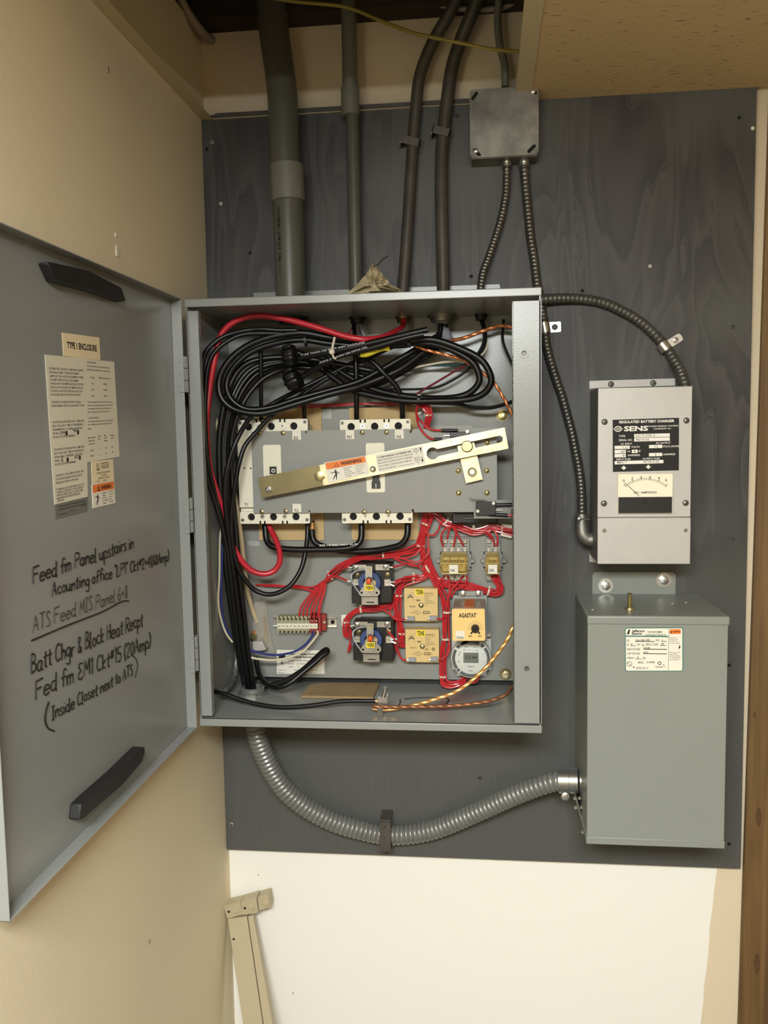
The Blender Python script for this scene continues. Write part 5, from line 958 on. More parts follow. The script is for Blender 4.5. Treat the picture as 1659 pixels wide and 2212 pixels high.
red('red wire curling over the pair toward the fan', [(690, 1262, R2-.008), (676, 1268, -.076), (660, 1268, -.074), (641, 1265, -.07), (617, 1266, -.068), (570, 1266, -.064)], None)
tie('pale tie on the red fan left of the VSRN relay', 714.7, 1245, R2, .75, 9); tie('pale tie on the red fan above the VSRN relay', 828.5, 1198, R2, .1, 9)
bundle('red wire in the middle trunk between hub and timers', 'red trunk beside the VSRN relay', 6, [(910, 1178, R2), (914, 1192, R2), (918, 1210, R2), (922, 1226, R2), (920, 1243, R2), (908, 1249, R2), (893, 1250, R2), (874, 1257, R2), (864, 1270, R2), (861, 1286, R2), (857, 1305, R2), (859, 1325, R2), (863, 1344, R2), (867, 1368, R2), (870, 1385, R2), (869, 1397, R2)], 6.5, .0019, loose=.4)
bundle('red wire joining the right lug of VSRN relay', 'red wires at the VSRN right lug', 3, [(905, 1246, R2-.006), (893, 1248, -.078), (878, 1250, -.084), (864, 1255, -.092), (851, 1261, -.1)], 3.5, .0016, loose=.5)
red('red wire arching from the VSRN upper right lug to the hub', [(848, 1225.5, -.103), (862, 1222, -.092), (880, 1217, -.082), (898, 1221, -.078), (912, 1230, -.078), (922, 1240, -.076)], None)
for lab, pts in (('red wire crossing the hub above the trunk, upper strand', [(850, 1199, -.07), (880, 1210, -.08), (905, 1213, -.084), (925, 1196, -.084), (925, 1176, -.08), (924, 1155, -.076), (922, 1130, -.07)]), ('red wire crossing the hub above the trunk, middle strand', [(840, 1200, -.07), (872, 1216, -.078), (902, 1222, -.084), (915, 1206, -.086), (910, 1188, -.082), (912, 1170, -.08), (918, 1145, -.074), (922, 1125, -.068)]), ('red wire crossing the hub above the trunk, lower strand', [(832, 1200, -.07), (866, 1206, -.076), (892, 1200, -.08), (906, 1190, -.08), (912, 1176, -.078), (917, 1150, -.074), (922, 1128, -.068)])): red(lab, pts, None)
bundle('red wire in the long right-hand trunk running down to the digital timer', 'red trunk to the digital timer', 7, [(916, 1184, R2), (924, 1215, R2), (932, 1237, R2), (947, 1264, R2), (957, 1284, R2), (963, 1302, R2), (965, 1322, R2), (964, 1350, R2), (963, 1380, R2), (960, 1405, R2), (958.5, 1430, R2), (957.6, 1461, R2), (959, 1473, -.074), (972, 1477, -.078), (990, 1475, -.078), (1005, 1468, -.072)], 7, .0019, loose=.3)
bundle('red wire in the run from the trunk under NR to the ER relay', 'red run below the relays', 6, [(926, 1222, R2), (938, 1240, R2), (951, 1256, R2), (973, 1264, R2), (1009, 1265, R2), (1038, 1271, R2), (1055, 1278, R2), (1068, 1282, R2), (1077, 1277, R2), (1079, 1265, R2), (1073, 1252, R2), (1069, 1240, -.07)], 6.5, .0019, loose=.35)
for lab, pts in (('red wire from the lower left of NR relay to the trunk', [(961, 1243, R2), (956, 1250, -.078), (948, 1250, -.078), (938, 1240, -.078)]), ('red wire dropping straight from NR relay into the trunk', [(967, 1243, -.07), (970, 1258, -.08), (971, 1274, -.082), (968, 1290, -.08), (965, 1305, -.078)]), ('red wire slanting from the right of NR relay into the trunk', [(1002, 1243, -.07), (990, 1258, -.082), (976, 1274, -.084), (969, 1292, -.082), (967, 1312, -.078)]), ('red wire from the lower right of NR relay into the run', [(1009, 1243, -.07), (1008, 1256, -.08), (1002, 1266, -.08), (985, 1274, -.082), (974, 1290, -.08)])): red(lab, pts, None)
for lab, x, y, an, r in (('pale tie where the red trunk meets the hub runs', 924, 1228, .5, 11), ('pale tie on the red wires right of the VSRN coil', 893.6, 1250, .05, 9), ('pale tie on the red trunk left of TDEN module', 861, 1286, 1.5, 9), ('pale tie on the red trunk left of TDNE module', 867, 1368, 1.5, 9), ('upper pale tie on the long trunk, right of TDEN module', 965.5, 1322, 1.55, 10), ('lower pale tie on the long trunk, left of tan timer foot', 963.6, 1380, 1.55, 10), ('pale tie at the foot of the long red trunk', 957.6, 1461, 1.55, 9), ('pale tie on the red run left of the ER relay foot', 1055, 1278, -.3, 9)): tie(lab, x, y, R2, an, r)
bundle('red wire in the loop reaching round the top left of VSRE relay', 'red loop above the VSRE relay', 4, [(853, 1302, R2), (840, 1308, R2), (811, 1314, R2), (780, 1317, R2), (764, 1323, R2), (753, 1332, R2), (748.5, 1344, R2), (747, 1358, R2), (747, 1374, -.068)], 5, .0019, loose=.3)
red('red wire hooking down beside the VSRE relay, longer hook', [(752, 1345, -.076), (757, 1358, -.078), (758, 1372, -.076), (757, 1384, -.074), (754, 1398, -.074), (752, 1408, -.074), (756, 1403, -.078), (758, 1392, -.078)], None)
red('red wire hooking down beside the VSRE relay, shorter hook', [(749, 1345, -.078), (747, 1362, -.078), (747, 1376, -.076), (752, 1376, -.078), (754, 1364, -.078), (757, 1352, -.086)], None)
tie('pale tie on the red loop above the VSRE relay', 780, 1317, R2, .15, 8); tie('pale tie on the red loop at the white mount', 748.5, 1344, R2, 1.5, 8)
for lab, pts in (('red wire to the left terminal of TDEN module', [(812, 1312, -.074), (830, 1319, -.078), (843, 1327, -.08), (855, 1337, -.082), (866, 1339, -.084), (876, 1337, -.086)]), ('red wire curling from the trunk to the left of TDEN module', [(857, 1300, -.076), (846, 1312, -.08), (842, 1324, -.08), (850, 1335, -.08), (860, 1340, -.08), (872, 1338, -.084)]), ('red wire to the right terminal of TDEN module', [(943, 1337, -.086), (953, 1337, -.082), (962, 1330, -.078)]), ('red wire to the left terminal of TDNE module', [(853, 1385, -.09), (855, 1400, -.084), (862, 1414, -.08), (869, 1424, -.082), (879, 1426, -.086)]), ('red wire to the right terminal of TDNE module', [(946, 1425.6, -.086), (958, 1422, -.084), (967, 1412, -.082), (971, 1398, -.08), (970, 1384, -.078)]), ('red wire from VSRE lower right lug into the trunk', [(855, 1384, -.1), (859, 1394, -.09), (860, 1406, -.08), (864, 1416, -.078)]), ('short red wire on the upper right lug of VSRE relay', [(838, 1364, -.104), (845, 1372, -.106), (850, 1378, -.104), (855, 1382, -.1)])): red(lab, pts, None)
for i, px in enumerate((1000, 1008, 1018, 1026, 1034)): W('control_wire', 'red wire emerging under the foot of the digital timer', [(px, 1452, -.063), (px+1, 1464, -.068), (px-8, 1474, -.07), (px-22, 1476, -.07)], .0017, 'red_wire', 'wire', 'red wires under the digital timer')

# heavy cables
K = lambda lab, pts, r=.0052, m='black_wire', g=None, n=10: W('power_cable', lab, pts, r, m, 'cable', g, n)
K('thick red cable arching over the top left and looping to the breaker', [(872, 690, -.08), (869, 706, -.09), (850, 718, -.13), (828, 728, -.16), (795, 733, -.18), (769, 731, -.185), (737.5, 724, -.185), (689, 708.5, -.185), (641, 695, -.185), (605, 687, -.185), (564, 682, -.185), (525, 687, -.185), (494, 703.7, -.185), (475, 730, -.185), (462.7, 781, -.185), (453, 841, -.185), (446, 925, -.19), (452, 1004, -.19), (461, 1040, -.185), (473, 1078, -.18), (487, 1122, -.17), (496, 1165, -.165), (509.7, 1192, -.16), (525.4, 1216, -.155), (544.7, 1233, -.15), (568.8, 1240, -.145), (590.5, 1234, -.14), (603.7, 1216, -.13), (604, 1192, -.12), (596.5, 1168, -.11), (585.7, 1146, -.1), (577, 1125, -.095)], .0056, 'red_thick')
K('black cable looping down from left breaker and round to the bundle', [(664, 1122, -.095), (664, 1158, -.1), (660, 1192, -.11), (650.8, 1228, -.12), (631.5, 1260, -.13), (607, 1278, -.14), (578.4, 1284, -.15), (549.5, 1274, -.155), (530, 1252.5, -.16), (514.5, 1226, -.165), (503, 1180, -.17), (499, 1120, -.175), (504, 1076, -.178), (511, 1028, -.18), (518, 995, -.18), (530, 962, -.175), (554, 933, -.165), (585.7, 899, -.15), (640, 862, -.13), (700, 822, -.11), (760, 790, -.1), (810, 766, -.105), (850, 748, -.11)], .0046)
K('black cable slanting off the upper coil into the left bundle', [(840, 752, -.1), (790, 772, -.1), (740, 795, -.105), (690, 820, -.112), (640, 845, -.12), (600, 866, -.14), (572, 882, -.15), (542, 901, -.165), (513, 947, -.185), (494, 1000, -.19), (486, 1050, -.19), (488, 1110, -.185), (497, 1180, -.175), (510, 1280, -.16), (525, 1400, -.135), (538, 1480, -.112), (540, 1505, -.106)], .0046)
ucable = K('black U cable linking the two breakers underneath, front one', [(573, 1125, -.095), (573.6, 1146, -.1), (577, 1168, -.105), (590.5, 1181, -.11), (629, 1187, -.112), (689, 1187, -.112), (742, 1185, -.112), (769, 1178, -.11), (780, 1163, -.105), (781, 1132, -.1), (781, 1120, -.095)], .0062)
K('black U cable linking the two breakers underneath, back one', [(673, 1125, -.085), (673.7, 1146, -.088), (677, 1166, -.09), (692, 1178, -.092), (740, 1190, -.092), (800, 1190, -.095), (840, 1184, -.1), (866, 1176, -.104), (879, 1158, -.104), (881, 1131, -.1), (881, 1118, -.095)], .0062)
mb = MB('white_print'); f_ = fpx((690, 1180), (780, 1177), -.119); mb.text('SIZE OR 8/32  VW-1  LL-39', f_, 0, 0, .075, .0032, z=.0); mb.build('cable_print', ucable, 'white printed lettering')
for nm, lab, px, py in (('cable_lug', 'copper lug on the left breaker underside', 572.5, 1141), ('cable_lug', 'copper lug at the right of the left breaker underside', 674.5, 1138)): MB('copper_pale').tube([P(px, py-8, -.094), P(px+.5, py+6, -.099)], .0052, 12).build(nm, None, lab, 'lug', 'breaker lugs')
for lab, pts, r in (('black cable dropping straight to first terminal of left breaker', [(563, 752, -.14), (563.5, 800, -.135), (564, 860, -.125), (564.5, 918, -.105)], .004), ('black cable dropping straight to right terminal of left breaker', [(652, 822, -.11), (655, 850, -.112), (657, 880, -.11), (658.5, 918, -.1)], .004), ('black cable dropping straight to left terminal of right breaker', [(766, 752, -.12), (769, 790, -.12), (770, 850, -.115), (770.5, 918, -.1)], .005), ('black cable slanting down to right terminal of right breaker', [(770, 752, -.12), (785, 768, -.125), (808, 784, -.13), (828, 805, -.13), (849, 826, -.125), (862, 845, -.12), (868, 875, -.11), (870, 915, -.1)], .0052)): K(lab, pts, r)
# coils across the top
K('outer black cable of the big coil across cabinet top', [(884, 736, -.15), (937, 734, -.15), (997, 754, -.15), (1040, 778, -.15), (1060, 812, -.148), (1057, 836, -.145), (1036, 855, -.14), (997, 864, -.135), (937, 866, -.13), (880, 866, -.125), (820, 858, -.12), (760, 842, -.115), (715, 812, -.11), (680, 785, -.105), (650, 765, -.105), (625, 758, -.11)], .0064)
K('inner black cable of the big coil across cabinet top', [(870, 740, -.145), (937, 743, -.142), (985, 760, -.14), (1021, 783, -.138), (1035, 810, -.136), (1032, 831, -.134), (1010, 851, -.13), (973, 860, -.126), (913, 860, -.12), (852, 852, -.115), (800, 838, -.11), (740, 806, -.105), (700, 775, -.1), (660, 768, -.1), (632, 770, -.105)], .0064)
K('outer black cable of the left coil, nearest the front', [(884, 737, -.15), (800, 738, -.155), (713, 729, -.16), (653, 719, -.165), (593, 726, -.168), (545, 742, -.17), (508, 766, -.172), (482, 798, -.174), (473, 829, -.174), (479, 860, -.174), (504, 883, -.172), (545, 893, -.17), (581, 890, -.166), (641, 872, -.16), (713, 851, -.15), (762, 839, -.14), (800, 826, -.13), (860, 800, -.12), (900, 772, -.11), (934, 745, -.1), (949, 722, -.09)], .0066)
K('inner black cable of the left coil', [(880, 745, -.142), (800, 748, -.148), (713, 742, -.152), (653, 734, -.156), (593, 742, -.158), (545, 759, -.16), (512, 785, -.162), (494, 812, -.162), (490, 840, -.162), (503, 866, -.16), (535, 884, -.156), (585, 880, -.15), (641, 862, -.144), (713, 842, -.134), (775, 824, -.124), (830, 795, -.114), (890, 760, -.104), (942, 728, -.09)], .006)
K('black cable bowing over to the left side of cabinet, outermost', [(641, 713, -.17), (600, 713, -.175), (569, 711, -.178), (535, 713, -.18), (496, 722, -.19), (470, 735, -.195), (447, 757, -.2), (438, 785, -.2), (436, 840, -.2), (438, 920, -.2), (443, 990, -.2), (450, 1040, -.195), (463, 1080, -.19), (477, 1125, -.185), (486, 1165, -.18), (494, 1210, -.175), (502, 1280, -.165), (515, 1390, -.14), (532, 1480, -.11), (534, 1505, -.104)], .0045)
K('black cable bowing over to the left side, just inside the outermost', [(660, 722, -.165), (600, 720, -.17), (560, 720, -.175), (535, 721, -.178), (508, 728, -.184), (480, 745, -.19), (460, 766, -.193), (449, 795, -.194), (444, 845, -.194), (444, 920, -.195), (449, 990, -.195), (458, 1040, -.19), (471, 1085, -.182), (482, 1140, -.178), (494, 1200, -.17), (506, 1290, -.155), (522, 1400, -.13), (540, 1482, -.1), (543, 1505, -.098)], .0042)
for i, (dx, r) in enumerate(((0, .0058), (9, .0055), (18, .0055), (27, .005), (13, .0052))):
    zz = -.150+.010*(i % 3); K('black cable running down the left bundle into the floor fitting', [(800, 800+dx*.6, zz+.05), (720, 785+dx*.6, zz+.045), (640, 772+dx*.8, zz+.035), (560+dx*1.4, 776+dx, zz+.02), (515+dx*1.6, 800+dx, zz+.01), (488+dx*1.3, 860+dx*.6, zz), (474+dx, 950, zz), (476+dx, 1060, zz), (484+dx, 1160, zz), (490+dx, 1240, zz), (502+dx*.95, 1330, zz+.01), (515+dx*.8, 1410, -.125+.012*(i % 3)), (528+dx*.7, 1478, -.112+.010*(i % 3)), (531+dx*.7, 1506, -.112+.010*(i % 3))], r, g='black cables of the left bundle')
K('grey braided cable curving along the upper left inside the coil', [(610, 780, -.09), (556.7, 805, -.1), (528, 829, -.11), (506, 856, -.12), (489, 880, -.13), (478, 909, -.135), (473, 962, -.135), (478, 1040, -.13), (486, 1100, -.12)], .0058, 'braid')
for lab, pts, m, r in (('white wire hanging at the left side of the bundle', [(478, 1140, -.15), (475, 1168, -.155), (474, 1243, -.16), (471.5, 1298, -.16), (477, 1335, -.155), (488, 1367, -.15), (502, 1387, -.14)], 'white_wire', .002), ('blue wire hanging at the left side of the bundle', [(482, 1150, -.15), (480, 1205, -.155), (478, 1298, -.156), (486, 1350, -.15), (500, 1376, -.14)], 'blue_wire', .002), ('blue wire hooking from terminal 52 back to the bundle', [(677, 1362, -.084), (676, 1370, -.085), (670, 1381, -.088), (653, 1398, -.094), (629, 1410, -.1), (593, 1415, -.11), (564, 1411, -.118), (540, 1404, -.125)], 'blue_wire', .0023), ('white wire hooking from terminal 51 back to the bundle', [(686, 1362, -.084), (686, 1370, -.085), (672.5, 1388.5, -.09), (653, 1408, -.096), (622, 1421, -.104), (588, 1426, -.112), (549, 1422, -.12), (535, 1416, -.125)], 'white_wire', .0022), ('cream cable threading down through the left bundle', [(452, 870, -.12), (467.5, 913, -.125), (479.6, 949.6, -.13), (491.6, 986, -.13), (497, 1028, -.128), (510, 1084, -.12), (520.6, 1161, -.11), (526, 1209, -.1), (533, 1269, -.09), (539, 1295, -.08), (546, 1320, -.07), (556, 1345, -.066)], 'cream_wire', .0046), ('cream wire crossing the cabinet top behind the coil', [(700, 800, -.07), (760, 803, -.07), (804, 802.5, -.07), (864, 799, -.075), (925, 788, -.08), (961, 782, -.085), (997, 779, -.09), (1020, 775, -.09), (1043, 764, -.085), (1052, 745, -.08), (1050, 725, -.075)], 'white_wire', .0022), ('teal wire crossing the cabinet top beside the cream wire', [(690, 790, -.07), (780, 795, -.07), (828, 798, -.07), (888, 790.5, -.07), (961, 789, -.078), (1009, 785.6, -.08), (1030, 766, -.08), (1045, 735, -.075), (1042, 700, -.07)], 'teal_wire', .0022), ('maroon wire slanting below the copper strand', [(1030, 775, -.08), (1009, 786, -.08), (949, 822, -.075), (900.6, 851, -.07), (885, 866, -.066)], 'maroon_wire', .0022), ('thin black wire slanting beside the maroon wire', [(1040, 770, -.07), (1016, 793, -.07), (985, 817, -.07), (937, 837.5, -.07), (862, 841, -.07), (800, 838, -.07)], 'black_wire', .0024), ('black wire dropping from the flexible conduit at cabinet top right', [(1038, 672, -.06), (1040, 690, -.065), (1045, 705, -.075), (1048, 725, -.08), (1044, 750, -.085), (1030, 770, -.085), (1010, 782, -.085)], 'black_wire', .0042), ('black wire at the far upper right vanishing behind flange', [(1088, 690, -.06), (1086, 713, -.065), (1086, 735, -.07), (1093, 757, -.07), (1108, 790, -.07)], 'black_wire', .0026), ('black wire sagging right below the coil toward the flange', [(880, 862, -.09), (925, 870, -.1), (985, 872.5, -.11), (1021, 880, -.115), (1057, 881, -.12), (1085, 875, -.12), (1112, 866, -.12)], 'black_wire', .0036), ('thin red wire dropping from the slim conduit', [(764, 696, -.07), (757, 715, -.07), (748, 722, -.08), (735, 728, -.09)], 'red_wire', .0012), ('black wire from the slim conduit, left strand', [(766, 690, -.07), (765, 710, -.075), (768, 735, -.09), (772, 765, -.1)], 'black_wire', .0042), ('grey wire from the slim conduit, right strand', [(776, 690, -.07), (779, 705, -.075), (787, 725, -.085), (800, 745, -.09)], 'grey_wire', .0022)): W('wire', lab, pts, r, m, 'wire')
tc1 = K('black taped cable end, upper of the tied pair', [(924, 712, -.19), (880, 722, -.19), (800, 741, -.185), (717, 760, -.18), (641, 775, -.165), (625, 779, -.16)], .0058)
tc2 = K('black taped cable end, lower of the tied pair', [(915, 722, -.19), (870, 732, -.19), (800, 752, -.185), (740, 766, -.178), (701, 784, -.17), (653, 814, -.155), (638, 822, -.15)], .0058)
for cab_, s_, a, b in ((tc1, 'TYPE THHN OR MTW 600V GASOLINE', (650, 770), (795, 740)), (tc2, 'AWG 2 THWN OR MTW OIL', (690, 786), (800, 749))):
    f_ = fpx(a, b, -.196); MB('grey_wire').text(s_, f_, 0, 0, (P(*b, -.196)-P(*a, -.196)).length*.95, .0035, z=.0).build('cable_print', cab_, 'white printed lettering')
K('black cable from the right conduit slanting into the mess, front', [(952, 700, -.075), (949, 725, -.08), (930, 748, -.09), (888, 771, -.095), (828, 806, -.09), (780, 826, -.085), (720, 846, -.08)], .0054)
K('black cable from the right conduit slanting into the mess, back', [(962, 700, -.07), (960, 728, -.072), (944, 752, -.08), (905, 782, -.082), (850, 815, -.08), (800, 838, -.076)], .0048)
for nm, lab, pts, r in (('taped_splice', 'fat black taped splice, upper one in the coil', [(622, 748, -.17), (624, 760, -.172), (626, 776, -.172), (628, 788, -.168)], (.010, .0135, .0135, .010)), ('taped_splice', 'fat black taped splice, lower one in the coil', [(624, 798, -.16), (628, 812, -.163), (634, 826, -.163), (638, 836, -.158)], (.011, .0145, .016, .011))):
    q_ = cat([P(*p) for p in pts], 6); n_ = len(q_); MB('black_wire').sweep(q_, lambda i: np.interp(i/(n_-1)*3, (0, 1, 2, 3), r)*(1.12+.09*math.sin(i*1.3)), 20, lobes=5, amp=.07).build(nm, None, lab, 'splice', 'taped splices')
q_ = cat([P(*p) for p in ((779, 767, -.165), (800, 762, -.168), (825, 756, -.168), (840, 752, -.165))], 6); MB('yellow_tape').sweep(q_, lambda i: .0045+.0022*math.sin(i*.4), 10).build('yellow_sleeve', None, 'crumpled yellow tape sleeve under the tied black cables', 'tape')
t = MB('cable_tie').tube([P(*p, -.2) for p in ((723, 728), (720, 742), (717, 757))], .0022, 8).lathe(P(717, 760, -.202), OUT, [(-.004, .0052), (.002, .0052), (.004, .003)], 10).tube([P(*p, -.2) for p in ((718, 762), (720, 770), (726, 776))], .0018, 8).tube([P(717, 742, -.19), P(720, 775, -.19)], .001, 6); t.build('cable_tie', None, 'pale tie knotted round the pair of black taped cables', 'cable tie', 'pale cable ties')
tie('black tie on the outer coil near cabinet top', 661, 735, -.162, .1, 14, 6, 'black_plastic', False); tie('black tie on the coil behind the yellow sleeve', 884, 742, -.15, 0, 9, 7, 'black_plastic', True); tie('black tie low on the coil above the red bunch', 905, 864, -.125, 0, 9, 6, 'black_plastic', True)
def copper(lab, pts, r, m): return MB(m).strand([P(*p) for p in pts], r).build('ground_strand', None, lab, 'bare wire', 'bare copper ground wires')
copper('bare copper strand arching at the upper right of cabinet', [(962, 728, -.075), (973, 733, -.08), (985, 734, -.085), (1009, 728, -.09), (1045, 714.5, -.09), (1081, 704, -.085), (1112, 708, -.08)], .0036, 'copper')
copper('bare copper strand slanting through the coil to the right flange', [(886, 742, -.12), (915, 754, -.12), (961, 766, -.12), (997, 776, -.12), (1021, 790, -.12), (1045, 807, -.125), (1064.5, 824, -.13), (1084, 853, -.13), (1112, 905, -.13)], .003, 'copper')
copper('bright copper strand sweeping up in front of the digital timer', [(1120, 1330, -.2), (1108, 1353.6, -.205), (1094, 1385, -.21), (1057.5, 1433, -.215), (1021, 1469, -.22), (985, 1494, -.225), (949, 1507.5, -.228), (900.6, 1522, -.23), (852, 1531, -.232), (828, 1533, -.232), (805, 1530, -.232)], .0034, 'copper_pale')
copper('dull copper strand lying along the cabinet floor', [(1125, 1470, -.19), (1108, 1483, -.2), (1088.6, 1502.7, -.215), (1045, 1517, -.224), (973, 1525, -.23), (900.6, 1527, -.238), (828, 1527, -.238), (804, 1525.6, -.238)], .0034, 'copper_dull')
K('black ground cable lying across the cabinet floor to the clamp', [(440, 1484, -.2), (458, 1492, -.205), (482, 1498, -.21), (520.6, 1511.5, -.215), (569, 1523.5, -.222), (617, 1528, -.226), (677, 1523.5, -.226), (737.5, 1515, -.224), (800, 1514, -.224), (811, 1514, -.224)], .0042)
K('black cable bent back on itself above the cabinet floor', [(553, 1420, -.1), (556, 1440, -.11), (562, 1460, -.125), (575, 1477, -.145), (600, 1485, -.16), (626.6, 1475, -.16), (653, 1453.6, -.15), (677, 1434, -.14), (697, 1416, -.13), (707, 1409, -.124), (705, 1403, -.118), (694, 1410, -.112), (675, 1428, -.105), (650, 1450, -.1), (620, 1468, -.1), (590, 1478, -.1), (565, 1484, -.1)], .0052)
K('black looped cable drooping behind the lower left bundle', [(512, 1400, -.07), (510, 1430, -.07), (506, 1462, -.09), (496, 1482, -.14), (480, 1492, -.18), (455, 1492, -.2)], .005, 'braid')
# ground clamp
gc = thing('ground_clamp', 'small metal ground clamp gripping copper strands on the cabinet floor', 'clamp', PZ(826, 1535, ZF))
MB('steel').box(P(816, 1507, -.231), P(838, 1518, -.222)).tube([P(824, 1520, -.228), P(833, 1486, -.224)], .0028, 10).tube([P(832, 1520, -.226), P(838, 1498, -.222)], .0022, 10).lathe(P(833, 1487, -.224), (0, 0, 1), [(0, .005), (.003, .005)], 6).build('clamp_body', gc)
MB('aluminium').m('zinc').prism([P(815, 1524, -.237), P(826, 1524, -.237), P(826.5, 1554, -.26), P(815.5, 1554, -.26)], (0, .002, .002)).build('lug_strip', gc)
MB('copper_pale').tube([P(809, 1514, -.224), P(816, 1515, -.224)], .003, 10).build('bare_tip', gc)
for pts in ([(873, 1509.5), (905, 1507), (944, 1506)], [(864, 1511), (865, 1516), (862, 1523)], [(965, 1508), (970, 1512), (966, 1517), (964, 1522)]):
    MB('marker').sweep(cat([PZ(px, py, ZF+.0006) for px, py in pts], 4), .0011, 5).build('marker_line', cab)
# cardboard on the floor
q_ = [PZ(px, py, ZF+.0005) for px, py in ((651, 1507), (668, 1483), (700, 1478), (820, 1479), (806, 1510))]
MB('cardboard').prism(q_, (0, 0, .004)).build('cardboard_scrap', None, 'scrap of brown corrugated cardboard lying on the cabinet floor', 'cardboard')
# floor fitting
c = PZ(546, 1499, ZF); t = thing('conduit_bushing', 'grey threaded bushing where the black bundle leaves through cabinet floor', 'bushing', c)
n_ = 28; prof = [(0, .030), (.004, .030), (.0045, .0235), (.006, .0225), (.0075, .0238), (.009, .0228), (.0105, .0238), (.012, .0228), (.0135, .0238), (.015, .022), (.015, .0195), (.002, .0195)]
mb = MB('bigflex'); vs = []; fs = []
for h, r in prof: vs += [c+V((r*math.cos(2*math.pi*i/n_), r*math.sin(2*math.pi*i/n_), h)) for i in range(n_)]
for k_ in range(len(prof)-1): fs += [(k_*n_+i, k_*n_+(i+1) % n_, (k_+1)*n_+(i+1) % n_, (k_+1)*n_+i) for i in range(n_)]
mb.add(vs, fs).build('bushing_ring', t)
MB('zinc').box(c+V((-.006, -.032, 0)), c+V((.014, -.022, .007))).build('locknut_lug', t)
for lab, px, Y, r, m in (('dark locknut of the fat conduit under the cabinet top', 632, -.095, .026, 'black_matte'), ('dark locknut of the slim conduit under the cabinet top', 772, -.07, .0135, 'black_matte'), ('locknut of the left dark conduit under the cabinet top', 871, -.06, .0125, 'bronze'), ('wide locknut of the right dark conduit under the cabinet top', 955, -.06, .0225, 'galv'), ('small locknut of the steel flexible conduit under the cabinet top', 1039, -.06, .010, 'black_matte')):
    mb = MB(); x = P(px, 680, Y).x; locknut(mb, (x, Y, ZT), r, m); mb.build('locknut', None, lab, 'locknut', 'locknuts under the cabinet top')
MB('grey_wire').tube([P(*p) for p in ((955, 686, -.06), (956, 705, -.062), (962, 725, -.07), (968, 740, -.08))], .012, 14).m('label_dark').build('cable_sheath', None, 'torn grey cable sheath hanging from the right dark conduit', 'sheath')
# lug block and plastic bag
t = thing('neutral_lug', 'silver lug block with brass screw beside the black bundle', 'lug', P(560, 1405, PL))
MB('aluminium').pbox(545, 1386, 566, 1406, -.09, PL-.0003).prism([P(*p, -.09) for p in ((563, 1380), (572, 1398), (575, 1404), (566, 1406))], (0, .02, 0)).build('lug_block', t, bevel=.001)
MB('brass').lathe(P(548, 1374, -.08), OUT, [(0, .007), (.004, .007), (.006, .005)], 16).m('copper').lathe(P(548, 1366, -.078), OUT, [(0, .004), (.002, .004)], 10).build('lug_screw', t)
pts = [(549, 1303), (573, 1298), (577, 1335), (583, 1378), (592, 1410), (575, 1416), (552, 1420), (545, 1370)]
mb = MB('bag_clear'); rng = random.Random(3); vs = [P(*p, -.066-.01*rng.random()) for p in pts]; c = sum(vs, V())/len(vs)+OUT*.012
mb.add(vs+[c], [(len(vs), i, (i+1) % len(vs)) for i in range(len(vs))]); vs2 = [v-OUT*.008 for v in vs]; mb.add(vs2+[c-OUT*.014], [(len(vs), (i+1) % len(vs), i) for i in range(len(vs))]).build('plastic_bag', None, 'crumpled clear plastic bag tucked behind the black bundle', 'plastic bag')
MB('cardboard').prism([P(*p, -.068) for p in ((567, 1334), (573, 1333), (580, 1385), (572, 1386))], (0, .002, 0)).build('brown_tag', None, 'brown tag inside the clear plastic bag', 'tag')
MB('brass').lathe(PZ(558, 1470, ZF+.0), (0, 0, 1), [(0, .006), (.008, .006), (.009, .004)], 8).build('loose_nut', None, 'loose brassy nut behind the floor bushing', 'nut')
# rag on the cabinet top
prof = [(751, 634), (777, 609), (790, 594), (798, 579), (802, 569), (808, 573), (819, 582), (826, 592), (834, 603), (845, 614), (856, 621), (871, 627), (871, 636), (751, 640)]
cY = -.17; rng = random.Random(7); prof2 = []
for a_, b_ in zip(prof, prof[1:]+prof[:1]):
    for t_ in (0, .33, .67): prof2.append((a_[0]+(b_[0]-a_[0])*t_+rng.uniform(-1.2, 1.2), a_[1]+(b_[1]-a_[1])*t_+rng.uniform(-1, 1)))
mb = MB('tan_rag'); n_ = len(prof2); cp = (806, 612); vs = []; fs = []; zmin = EZ1+.0003
for q_, (sc_, yo) in enumerate(((1, .05), (1, -.005), (.8, -.022), (.58, -.034), (.36, -.044), (.16, -.05))):
    for i, (x_, y_) in enumerate(prof2):
        jx = 0 if q_ < 2 else 1
        fold = .010*math.sin(i*1.25+q_*.9)*jx
        v_ = P(cp[0]+(x_-cp[0])*sc_+rng.uniform(-2, 2)*jx, cp[1]+(y_-cp[1])*sc_+rng.uniform(-2, 2)*jx, cY+yo+fold+rng.uniform(-.003, .003)*jx)
        vs.append(V((v_.x, v_.y, max(v_.z, zmin))))
    if q_: fs += [((q_-1)*n_+i, (q_-1)*n_+(i+1) % n_, q_*n_+(i+1) % n_, q_*n_+i) for i in range(n_)]
fs += [tuple(range(n_-1, -1, -1)), tuple(range(5*n_, 6*n_))]
c = P(806, 614, cY-.05)
rag = thing('paper_wad', 'crumpled tan paper wad with black wire tie sitting on the cabinet top', 'paper wad', (c.x, cY, EZ1))
mb.add(vs, fs).build('wad_body', rag, sharp=.3)
MB('black_plastic').tube([P(*p, cY-.03) for p in ((806, 577), (812, 574), (818, 571), (824, 563), (832, 557), (838, 553))], .0013, 6).build('wire_tie', rag)

